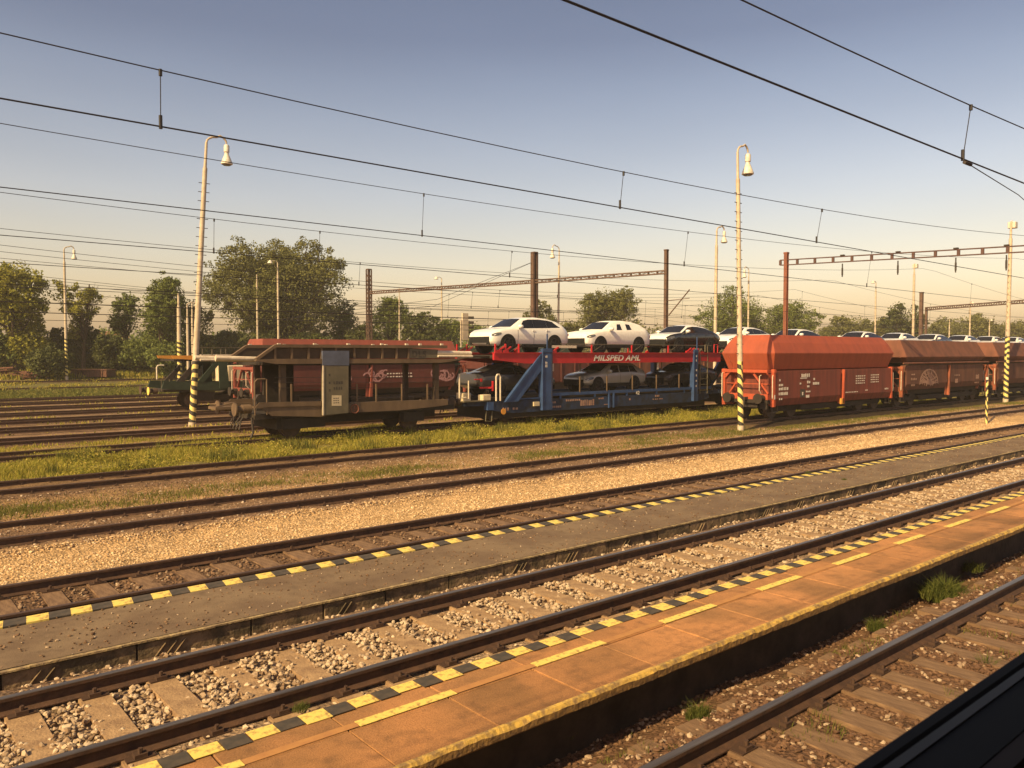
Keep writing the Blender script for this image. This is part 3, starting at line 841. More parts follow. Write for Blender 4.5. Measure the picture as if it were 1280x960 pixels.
# ------------------------------------------------------------------ platforms
def platform_near():
    root = thing('platform', 'narrow red brown concrete platform with yellow edge and dashed yellow line', 'platform', (0, 4.65, 0))
    t0, t1 = -12, 130
    top = .22
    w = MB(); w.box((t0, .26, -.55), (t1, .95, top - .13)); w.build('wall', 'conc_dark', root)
    # slabs with joints, lip slightly ragged
    s = MB(); t = t0; k = 0
    while t < t1:
        L = .93 if t < 60 else 4.0
        for (y0, y1) in ((.0, .72), (.728, 1.21)):
            dz = random.uniform(-.004, .004)
            s.box((t + .006, y0 + .057 if y0 == 0 else y0, top - .125), (t + L - .004, y1, top + dz - .003))
        t += L
    s.build('paving_slab_deck', 'plat_red', root, bevel=.006)
    ts = np.concatenate([np.arange(t0, 45, .07), np.arange(45, t1, 2.0)])
    V = []; n_ = 5
    for t in ts:
        w1 = .003 * math.sin(t * 2.1) + .002 * math.sin(t * 7.7) + random.uniform(-.004, .004)
        ch = random.uniform(.0, .012) + (.012 if math.sin(t * 1.9) + math.sin(t * 5.3) > 1.55 else 0)
        V += [(t, .062, top + .001), (t, .018 + ch + w1, top + .002 - ch * .3), (t, .004 + w1, top - .02 - ch), (t, .004 + w1 * .5, top - .085 + w1), (t, .05, top - .118)]
    l = MB(); l.v = V
    for i in range(len(ts) - 1):
        for k in range(n_ - 1):
            l.f.append((i * n_ + k, (i + 1) * n_ + k, (i + 1) * n_ + k + 1, i * n_ + k + 1)); l.m.append(1 if k >= 2 else 0)
    l.build('platform_lip', ['yellow_worn', 'lip_front'], root)
    dsh = MB(); t = 2.98 - 1.83 * 4
    while t < 60:
        dsh.box((t, .735, top + .002), (t + .92, .835, top + .006)); t += 1.83
    dsh.build_each('dashed_line', 'yellow', root)
    f = MB(); t = 2.98 - 1.83 * 4 + .925
    while t < 60:
        f.box((t, .745, top + .002), (t + .90, .825, top + .0045)); t += 1.83
    f.build_each('worn_line', 'yellow_faint', root)
    e = MB(); t = -8.0; k = 0
    while t < 70:
        e.cur = k % 2
        j = random.uniform(-.01, .01)
        j = random.uniform(-.015, .03)
        e.box((t + random.uniform(0, .012), 1.03 + j, top + .003), (t + (.22 if k % 2 == 0 else .20), 1.205, top + .007 + .001 * (k % 2)))
        t += .222 if k % 2 == 0 else .205; k += 1
    e.build_each('edge_marking', ['yellow', 'blackpaint'], root)
platform_near()

def platform_far():
    root = thing('platform', 'grey worn asphalt platform with yellow and black blocks along its far edge', 'platform', (0, 9.3, 0))
    t0, t1 = -15, 150; top = -.08
    nx, ny = 330, 8
    ts = np.concatenate([np.arange(t0, 60, .25), np.arange(60, t1 + 1, 3)]); ds = np.linspace(.05, 1.47, 8)
    V = []
    for a in ts:
        for b_ in ds:
            V.append((a, b_, top + .008 * math.sin(a * 1.3 + b_ * 4) * math.sin(b_ * 3)))
    n = len(ds); mb = MB(); mb.v = V
    for i in range(len(ts) - 1):
        for j in range(n - 1):
            mb.f.append((i * n + j, (i + 1) * n + j, (i + 1) * n + j + 1, i * n + j + 1)); mb.m.append(0)
    mb.build('paved_surface', 'plat_grey', root, smooth=True)
    c = MB(); c.box((t0, .02, -.5), (t1, 1.72, top - .02)); c.build('core', 'conc_dark', root)
    w = MB(); t = t0
    while t < t1:
        L = random.uniform(.9, 1.3) if t < 70 else 5
        if t < 70:
            g = random.uniform(0, .02)
            w.box((t, -.02 + g, -.36), (t + L - .02, .018, top - .03))
            if random.random() < .85:
                x = t + random.uniform(.05, .3)
                for q in range(random.choice((2, 3, 3, 4))):
                    w.bar((x, -.03 + g, -.30 - .0), (x + .13, -.03 + g, top - .07), .018, .016); x += random.uniform(.07, .14)
        else:
            w.box((t, -.02, -.36), (t + L - .02, .018, top - .03))
        t += L
    w.build('edge_wall', 'conc_face', root, bevel=.006)
    l = MB(); t = t0
    while t < t1:
        L = random.uniform(.3, .9) if t < 70 else 4
        l.box((t, -.03 + random.uniform(-.01, .01), top - .016), (t + L, .022, top + .006 + random.uniform(-.004, .003))); t += L + .001
    l.build('platform_lip', 'lip_pale', root)
    e = MB(); t = -6; k = 0
    while t < 110:
        e.cur = k % 2
        h_ = top + .012 + .001 * (k % 2)
        sk = .04
        e.add([(t, 1.48, h_), (t + .235, 1.48, h_), (t + .235 + sk, 1.74, h_), (t + sk, 1.74, h_), (t, 1.48, h_ - .05), (t + .235, 1.48, h_ - .05), (t + .235 + sk, 1.74, h_ - .05), (t + sk, 1.74, h_ - .05)],
              [(0, 1, 2, 3), (4, 7, 6, 5), (0, 4, 5, 1), (1, 5, 6, 2), (2, 6, 7, 3), (3, 7, 4, 0)])
        t += .236; k += 1
    e.build_each('edge_marking', ['yellow', 'blackpaint'], root)
    t, d = scatter(1900, -1, 40, 9.4, 10.9, 1.2)
    t2, d2 = scatter(900, -1, 40, 9.35, 10.95, 1.2)
    stones('pebbles', 'pale crumbs of stone scattered over the grey platform', np.stack([t2, d2, np.full(len(t2), top + .004)], -1), .012, STONE_MIX)
    o = stones('pebbles', 'loose pebbles lying on the grey platform', np.stack([t, d, np.full(len(t), top + .004)], -1), .016, STONE_BROWN)
platform_far()

# ------------------------------------------------------------------ the coach the picture is taken from
def coach():
    root = thing('passenger_coach', 'dark window sill of the train coach crossing the lower right corner', 'train coach', (0, 0, 0))
    x0, x1 = -7, 9
    zs = 2.612
    w = MB(); w.box((x0, .36, .95), (x1, .452, zs - .03)); w.box((x0, .36, 3.95), (x1, .45, 4.1))
    for a, b_ in ((x0, -1.0), (2.3, x1)):
        w.box((a, .36, zs - .028), (b_, .45, 3.948))
    w.build('side_wall', 'coach_out', root)
    s = MB(); s.box((-.98, .428, zs - .028), (2.28, .454, zs)); s.build('window_seal', 'rubber', root, bevel=.006)
    s = MB(); s.box((-.98, .414, zs - .028), (2.28, .427, zs - .001)); s.build('sill_strip', 'alu', root)
    s = MB(); s.box((-.98, .355, zs - .028), (2.28, .413, zs - .003)); s.build('window_sill', 'rubber', root)
    s = MB(); s.box((x0, .33, 1.1), (x1, .354, zs - .004)); s.build('inner_panel', 'coach_in', root)
    s = MB(); s.prism_x([(-2.3, 4.0), (.46, 4.102), (.3, 4.35), (-.3, 4.5), (-1.6, 4.5), (-2.3, 4.3)], x0, x1); s.build('roof', 'coach_out', root)
    s = MB(); s.box((x0, -2.3, .95), (x1, .355, 1.05)); s.build('floor', 'coach_in', root)
    s = MB(); s.box((x0, -2.4, .95), (x1, -2.31, 4.1)); s.build('far_wall', 'coach_in', root)
coach()

# ------------------------------------------------------------------ lamp posts
def lamp_post(label, base, top, head='bell', arm=.95, r0=.13, r1=.065, rungs=False, band=(0.2, 3.05), side=1, wood=False, cat='lamp post', group='yard lamp posts'):
    base = Vector(base); top = Vector(top)
    L = top - base
    root = thing('lamp_post', label, cat, base, group)
    def at(h):
        return L * (h / L.z)
    Z = L.z
    b0, b1 = band
    if band[1] > 0:
        mb = MB(); mb.cyl(at(b0), at(b1), r0 * 1.02, 14, r0 * .95, cap=False); mb.build('striped_band', 'stripes', root, smooth=True)
    mb = MB()
    if band[1] > 0:
        mb.cyl((0, 0, -.4), at(b0), r0 * 1.15, 14)
        mb.cyl(at(b1), at(Z - 1.2), r0 * .93, 14, r1 * 1.3)
    else:
        mb.cyl((0, 0, -.4), at(Z - 1.2), r0, 12, r1 * 1.3)
    mb.cyl(at(Z - 1.2), at(Z), r1 * .9, 12, r1 * .75)
    mb.build('pole', 'steel_pole', root, smooth=True)
    if rungs:
        rg = MB(); h = 3.4; k = 0
        while h < Z - 1.8:
            c = at(h)
            rg.bar((c.x - .26, c.y, c.z), (c.x + .26, c.y, c.z), .028); h += .42; k += 1
        rg.build_each('climbing_rung', 'dark_metal', root)
    T = at(Z)
    if head == 'bell':
        pts = []
        for k in range(9):
            a = math.pi * k / 8
            pts.append((T.x + side * arm * .5 * (1 - math.cos(a)), T.y, T.z - .02 + .34 * math.sin(a) + (.12 if k > 4 else .0)))
        mb = MB(); mb.tube(pts, r1 * .62); mb.build('arm', 'steel_pole', root, smooth=True)
        hx = T.x + side * arm
        h = MB(); c = (hx, T.y, T.z - .92)
        h.lathe([(.02, .98), (.10, .96), (.13, .90), (.13, .62), (.10, .60), (.10, .52), (.14, .42), (.27, .10), (.27, .05), (.23, .03)], c)
        hd = h.build('lamp_shade', 'lamp_white', root, smooth=True)
        g = MB(); g.lathe([(.23, .032), (.17, -.01), (.0, -.03)], c); g.build('lamp_glass', 'lampglass', hd)
    elif head == 'flood':
        h = MB(); h.box((T.x + .05, T.y - .25, T.z - .45), (T.x + .55, T.y + .25, T.z)); h.bar((T.x - .05, T.y, T.z), (T.x + .3, T.y, T.z + .12), .06)
        h.build('floodlight', 'lamp_white', root, bevel=.04)
    elif head == 'small':
        mb = MB(); mb.tube([(T.x, T.y, T.z), (T.x + side * .3, T.y, T.z + .15), (T.x + side * .8, T.y, T.z + .1)], .04); mb.build('arm', 'steel_pole', root)
        h = MB(); h.lathe([(.02, .2), (.12, .15), (.3, -.15), (.28, -.17), (0, -.2)], (T.x + side * .85, T.y, T.z)); h.build('lamp_shade', 'lamp_white', root, smooth=True)
    return root

def gpt(px, py, z):
    v = ray(px, py); k = (z - H) / v.z
    return Vector((0, 0, H)) + v * k
b = at_d(240, 531, 38.0); b.z = -.3
tp = at_depth(258, 178, (b - Vector((0, 0, H))).dot(_F) + .2)
lamp_post('tall lamp post leaning right, its striped base standing left of the brown carrier', b, tp, rungs=True, r0=.15, r1=.08)
b = at_d(926, 532, 20.6); b.z = -.3
dp = (b - Vector((0, 0, H))).dot(_F)
lamp_post('tall lamp post with striped base and rungs in front of the bright red hopper wagon', b, at_depth(922, 190, dp), rungs=True, r0=.125, r1=.07, arm=.8)
b = at_d(1257, 497, 20.7); b.z = -.3
dp = (b - Vector((0, 0, H))).dot(_F)
lamp_post('tall striped post with floodlight box in front of the brown wagons at the right edge', b, at_depth(1264, 277, dp), head='flood', rungs=True, r0=.16, r1=.09, band=(0.2, 4.6))
def far_post(label, px, ytop, dep, head, side=1, px0=None, band=(0, 0), r=.12, zb=-.3, arm=.9):
    tpt = at_depth(px, ytop, dep)
    bpt = Vector(tpt); bpt.z = zb
    if px0 is not None:
        q = at_depth(px0, 480, dep); bpt.x, bpt.y = q.x, q.y
    lamp_post(label, bpt, tpt, head=head, side=side, r0=r, r1=r * .6, band=band, arm=arm)
far_post('lamp post standing behind the white and black cars, left of the rust red mast', 896, 288, 64, 'bell', px0=893, r=.15, arm=1.0)
far_post('lone striped lamp post before the bushes at the far left', 80, 312, 80, 'bell', r=.14, zb=.2, band=(.6, 4.4))
far_post('lamp post rising in front of the largest round tree', 347, 328, 86, 'small', side=-1, r=.13)
far_post('headless thin post left of the lamp in front of the largest round tree', 321, 343, 92, 'none', r=.13)
far_post('lamp post with hooked arm just right of the dark double mast', 699, 312, 78, 'bell', side=-1, px0=697, r=.12)
far_post('lamp post above the brown carrier, left of the signal', 552, 348, 105, 'small', side=-1, r=.13)
far_post('thin post without a head over the brown carrier roof', 499, 360, 100, 'none', r=.11)
far_post('lamp post behind the tall rung post, before the wide dark tree', 936, 338, 96, 'bell', side=-1, r=.12)
far_post('lamp post with box head left of the truncated mast', 1143, 330, 92, 'flood', r=.16)
far_post('thin lamp post between the two far tree clumps', 1095, 353, 112, 'small', side=-1, r=.13)
far_post('small distant lamp post right of the truncated mast', 1213, 378, 130, 'small', side=1, r=.14)
far_post('tiny distant post above the white cars near the right edge', 1187, 399, 150, 'none', r=.15)
far_post('tiny distant post at the far right between trees', 1237, 400, 150, 'small', r=.14)
far_post('slim distant post right of the rust red mast', 1066, 401, 150, 'none', r=.14)
far_post('slim distant lamp post before the round tree beside the covered car', 782, 372, 120, 'small', r=.14)
far_post('straight wooden striped post behind the leaning lamp post', 223, 367, 72, 'none', band=(1.0, 4.6), r=.2)
far_post('short lamp post with hooked arm close behind the leaning lamp post', 234, 380, 68, 'small', r=.13)
far_post('short lamp post between the hooked one and the leaning post', 240, 377, 70, 'none', r=.12)

def stub():
    b = at_d(1233, 525, 15.0); b.z = -.33
    root = thing('marker_post', 'short yellow and black striped marker post standing in the grit before the brown wagons', 'marker post', b)
    dp = (b - Vector((0, 0, H))).dot(_F)
    tp = at_depth(1234, 473, dp) - b
    m = MB(); m.cyl((0, 0, -.2), tp * .97, .055, 12); m.build('striped_band', 'stripes', root, smooth=True)
    m = MB(); m.cyl(tp * .97, tp * 1.03, .057, 12); m.build('cap', 'lamp_white', root)
stub()

# ------------------------------------------------------------------ masts, gantries
def lattice(mb, p0, p1, w, n):
    """truss between two points: 4 chords + zigzag"""
    p0 = Vector(p0); p1 = Vector(p1)
    a = (p1 - p0).normalized(); up = Vector((0, 0, 1)); sd_ = a.cross(up).normalized()
    c = []
    for s1 in (-1, 1):
        for s2 in (-1, 1):
            o = sd_ * w * .5 * s1 + up * w * .5 * s2
            mb.bar(p0 + o, p1 + o, .09, .09); c.append(o)
    for k in range(n):
        q0 = p0 + (p1 - p0) * (k / n); q1 = p0 + (p1 - p0) * ((k + 1) / n)
        for s1 in (-1, 1):
            o = sd_ * w * .5 * s1; u = up * w * .5
            if k % 2: u = -u
            mb.bar(q0 + o - u, q0 + o + u, .07, .07)
            mb.bar(q0 + o + u, q1 + o - u, .035, .035)
def mast(label, p, ztop, w, m='mast', double=False, lat=False):
    root = thing('catenary_mast', label, 'mast', (p.x, p.y, -.3), 'overhead line masts')
    Z = ztop + .3
    mb = MB()
    if double:
        for s_ in (-1, 1):
            mb.box((s_ * w * .5 - w * .22, -w * .5, -.3), (s_ * w * .5 + w * .22, w * .5, Z))
        mb.box((-w * .3, -w * .1, -.3), (w * .3, w * .1, Z - .2))
    elif lat:
        for sx_ in (-1, 1):
            for sy_ in (-1, 1):
                mb.box((sx_ * w * .5 - .06, sy_ * w * .5 - .06, -.3), (sx_ * w * .5 + .06, sy_ * w * .5 + .06, Z))
        k = 0; z = 0
        while z < Z - .5:
            for s_ in (-1, 1):
                mb.bar((-w * .5 * (1 if k % 2 else -1), s_ * w * .5, z), (w * .5 * (1 if k % 2 else -1), s_ * w * .5, z + .5), .05)
                mb.bar((s_ * w * .5, -w * .5 * (1 if k % 2 else -1), z), (s_ * w * .5, w * .5 * (1 if k % 2 else -1), z + .5), .05)
            z += .5; k += 1
    else:
        mb.box((-w * .5, -w * .5, -.3), (-w * .3, w * .5, Z)); mb.box((w * .3, -w * .5, -.3), (w * .5, w * .5, Z)); mb.box((-w * .3, -w * .06, -.3), (w * .3, w * .06, Z - .05))
    mb.build('column', m, root)
    c = MB(); c.box((-w * .6, -w * .6, Z - .02), (w * .6, w * .6, Z + .08)); c.build('cap', m, root)
    f = MB(); f.box((-.5, -.5, -.5), (.5, .5, .15)); f.build('footing', 'conc_face', root)
    return root
mA = at_t(668, 316, 50); mB_ = at_t(833, 313, 54); mC = at_t(461, 337, 46)
mast('dark double catenary mast rising behind the two white cars', mA, mA.z, .42, double=True)
mast('dark catenary mast behind the black car', mB_, mB_.z, .28)
mast('lattice catenary mast behind the brown carrier', mC, mC.z, .42, lat=True)
mD = at_d(983, 317, 26.2)
mast('rust red catenary mast behind the bright red hopper wagon', mD, mD.z, .21, m='mast_rust')
mE = at_depth(1152, 366, 90)
mast('plain truncated dark mast standing among far trees on the right', mE, mE.z, .34)

st = thing('stay_strut', 'slanting bracket strut right of the dark mast behind the black car', 'strut', (mB_.x, mB_.y, 0))
m = MB(); za = at_t(836, 394, 54); zb_ = at_t(862, 362, 54); m.cyl((za.x - mB_.x, za.y - mB_.y, za.z), (zb_.x - mB_.x, zb_.y - mB_.y, zb_.z), .05, 6); zc_ = at_t(834, 376, 54); m.cyl((0, 0, zc_.z), (zb_.x - mB_.x, zb_.y - mB_.y, zc_.z + .1), .03, 6); m.build('tube', 'mast', st)
gb = thing('gantry_beam', 'thin dark lattice beam carried by the three dark masts', 'gantry beam', (0, 0, 0), 'overhead line gantry beams')
m = MB()
def on(p, px, py):
    v = ray(px, py); k = p.x / v.x
    return Vector((p.x, v.y * k, H + v.z * k))
qA = at_t(668, 352, 50); qB = at_t(833, 340, 54); qC = at_t(461, 366, 46)
lattice(m, qC, qA, .26, 30); lattice(m, qA, qB, .26, 16)
m.build('truss', 'mast', gb)
gb = thing('gantry_beam', 'reddish flat girder reaching right from the rust red mast', 'gantry beam', (0, 0, 0), 'overhead line gantry beams')
m = MB(); q0 = at_d(983, 328, 26.2); tG = q0.x
qe = at_t(1280, 311, tG); qd = (qe - q0) / (qe.y - q0.y)
q1 = q0 + qd * (9.9 - q0.y)
q0b = q0 - qd * -.4
for dz in (-.15, .15):
    m.bar(q0b + Vector((0, 0, dz)), q1 + Vector((0, 0, dz)), .10, .06)
n = 15
for k in range(n + 1):
    c = q0b.lerp(q1, k / n)
    m.bar(c + Vector((0, 0, -.15)), c + Vector((0, 0, .15)), .14, .08)
m.build('girder', 'beam_rust', gb)
b2 = MB(); b2.box((tG - .2, 9.7, -.5), (tG + .2, 10.1, q1.z + .3)); b2.build_each('support_column', 'mast_rust', gb)
hg = MB()
for dd in (12.3, 14.4, 16.7, 19.6, 22.7):
    c = q0b.lerp(q1, (q0b.y - dd) / (q0b.y - q1.y))
    hg.bar((c.x, dd, c.z - .25), (c.x, dd, c.z - 1.0), .05); hg.cyl((c.x, dd, c.z - .5), (c.x, dd, c.z - .9), .05, 8)
    hg.box((c.x - .1, dd - .1, c.z + .19), (c.x + .1, dd + .1, c.z + .25))
hg.build_each('insulator', 'dark_metal', gb)
gb = thing('gantry_beam', 'far pale lattice beam low over the right treetops', 'gantry beam', (0, 0, 0), 'overhead line gantry beams')
m = MB(); a = at_depth(1158, 386, 95); b_ = at_depth(1300, 382, 80); b_.z = a.z
lattice(m, a, b_, .3, 24)
m.build('truss', 'mast', gb)
c2 = MB(); c2.box((b_.x - .2, b_.y - .2, -.5), (b_.x + .2, b_.y + .2, b_.z + 1.5)); c2.box((a.x - .12, a.y - .12, -.5), (a.x + .12, a.y + .12, a.z + .2)); c2.build_each('support_column', 'mast', gb)

# ------------------------------------------------------------------ overhead wires
def wire_set(d, zc, zmid, zsup, label, r=.006, tsup=43.0, tm=10.0, span=60, drop_t=(), drop_w=None, t0=-40, t1=260, dz=0):
    root = thing('overhead_line', label, 'overhead wire', (0, d, zc), 'overhead lines above the tracks')
    k_ = (zsup - zmid) / ((span / 2) ** 2)
    def zmess(t):
        x = (t - tm + span / 2) % span - span / 2
        return zmid + k_ * x * x - zc
    mb = MB()
    pts = [(t, .15 * math.sin(t / 60 * math.pi), 0) for t in np.arange(t0, t1, 6)]
    mb.tube(pts, r, 6); mb.build('contact_wire', 'wire', root)
    mb = MB()
    pts = [(t, 0, zmess(t)) for t in np.concatenate([np.arange(t0, 70, 1.5), np.arange(70, t1, 5)])]
    mb.tube(pts, r * .75, 6); mb.build('messenger_wire', 'wire', root)
    for t in drop_t:
        mb = MB()
        y = .15 * math.sin(t / 60 * math.pi)
        mb.cyl((t, 0, zmess(t)), (t, y, 0), r * .6, 5)
        mb.cyl((t, y, .10), (t, y, -.02), r * 2.2, 6); mb.cyl((t, 0, zmess(t) + .01), (t, 0, zmess(t) - .05), r * 2.2, 6)
        mb.build('dropper', 'wire', root)
def t_of(px, d):
    return at_d(px, 300, d).x
# nearest track: thick contact wire
wire_set(3.5, 5.22, 5.70, 7.4, 'thickest overhead line crossing the top right, above the nearest track', r=.0085, tm=3, drop_t=(t_of(1210, 3.5), t_of(1210, 3.5) + 7.5, -9), t1=200)
wire_set(7.6, 5.15, 5.62, 7.3, 'overhead line with three droppers above the pale ballast track', r=.0075, tm=6, drop_t=[t_of(x, 7.6) for x in (204, 779, 1027)] + [-8])
wire_set(12.3, 5.27, 6.02, 7.2, 'overhead line above the track beside the grey platform', r=.0075, tm=9, drop_t=[t_of(x, 12.3) for x in (530, 860, 1090)])
wire_set(16.7, 5.2, 5.86, 7.2, 'overhead line above the track behind the grit strip', r=.008, tm=10, drop_t=[t_of(x, 16.7) for x in (268, 400, 640, 1216)])
wire_set(22.7, 5.3, 6.0, 7.2, 'overhead line above the red hopper wagons', r=.009, tm=12, drop_t=[t_of(x, 22.7) for x in (450, 700, 1165)])
for k, (d, lb) in enumerate(((29.6, 'overhead line above the car carriers'), (34.4, 'first overhead line beyond the car carriers'), (39.4, 'second overhead line beyond the car carriers'), (44.3, 'third overhead line beyond the car carriers'),
                             (49.4, 'overhead line above the green carrier'), (54.6, 'next overhead line beyond the green carrier'), (60.0, 'farthest overhead line of the yard'))):
    wire_set(d, 5.3 + .25 * (k % 2), 6.1 + .3 * (k % 3), 7.5, lb, r=.011 + .0012 * k, tm=20 + 3 * k, drop_t=[15 + 9 * j + 2 * k for j in range(6)])
# loose branch wire at the top right, from the near contact wire clamp
w = thing('feeder_wire', 'thin wire leaving the clamp on the thick line at the right edge', 'wire', (0, 3.5, 5.22))
m = MB(); ta = t_of(1222, 3.5)
m.tube([(ta, 0.12, 0), (ta + 4, .9, .28), (ta + 12, 2.6, .7), (ta + 30, 6, 1.4)], .006, 6); m.build('strand', 'wire', w)
m = MB(); m.cyl((ta - .09, .12, 0), (ta + .09, .12, 0), .02, 8); m.build('clamp', 'dark_metal', w)
w = thing('guy_wires', 'pair of slanting stay wires falling left from the dark double mast', 'wire', (mA.x, mA.y, 0))
m = MB(); m.cyl((0, 0, mA.z - .8), (-9, 3.0, mA.z - 4.6), .018, 5); m.cyl((0, 0, mA.z - .8), (-9, 3.6, mA.z - 5.2), .018, 5); m.cyl((-9, 3, mA.z - 4.6), (-22, 7, 6.0), .018, 5); m.cyl((-9, 3.6, mA.z - 5.2), (-22, 7, 6.0), .018, 5)
m.build('strand', 'wire', w)

# ------------------------------------------------------------------ wagon parts shared
def wheelset(parent, x, r=.46):
    for s_ in (-1, 1):
        m = MB(); m.cyl((x, s_ * .69, r), (x, s_ * .82, r), r, 20); m.cyl((x, s_ * .63, r), (x, s_ * .69, r), r + .03, 20)
        m.cyl((x, s_ * .82, r), (x, s_ * .86, r), r * .3, 10)
        m.build('wheel', 'wheel', parent, smooth=True)
def bogie(parent, x):
    m = MB()
    for s_ in (-1, 1):
        m.prism_y([(x - 1.25, .50), (x - 1.1, .70), (x - .35, .72), (x - .25, .55), (x + .25, .55), (x + .35, .72), (x + 1.1, .70), (x + 1.25, .50), (x + 1.1, .35), (x + .3, .34), (x - .3, .34), (x - 1.1, .35)], s_ * .88, s_ * .98)
    m.box((x - .3, -.9, .45), (x + .3, .9, .62))
    b = m.build('bogie', 'under', parent)
    for q in (-.9, .9): wheelset(b, x + q)
def buffers(parent, x, sgn, mname='under', z=1.02, k=1.0):
    for s_ in (-1, 1):
        m = MB(); y = s_ * .87
        m.cyl((x, y, z), (x + sgn * .42 * k, y, z), .12, 12); m.cyl((x, y, z), (x + sgn * .24 * k, y, z), .17, 12)
        m.cyl((x + sgn * .42 * k, y, z), (x + sgn * (.42 * k + .05), y, z), .25, 16)
        m.build('buffer', mname, parent, smooth=True)
    m = MB(); m.box((x, -.06, z - .08), (x + sgn * .3, .06, z + .05)); m.cyl((x + sgn * .25, 0, z), (x + sgn * .3, 0, z - .45), .03, 8); m.cyl((x + sgn * .1, .3, z - .1), (x + sgn * .3, .3, z - .55), .025, 8)
    m.build('coupling', 'dark_metal', parent)
def marks(name, parent, y, rows, m='mark', x0=0, gap=.03):
    mb = MB()
    for (x, z, w_, h_, n) in rows:
        xx = x
        for k in range(n):
            ww = w_ / n * random.uniform(.5, .85)
            mb.box((xx, y - .004, z), (xx + ww, y, z + h_ * random.uniform(.8, 1)))
            if random.random() < .5: mb.box((xx, y - .0055, z + h_ * .45), (xx + ww * .5, y - .004, z + h_ * .55))
            xx += w_ / n
    return mb.build(name, m, parent)

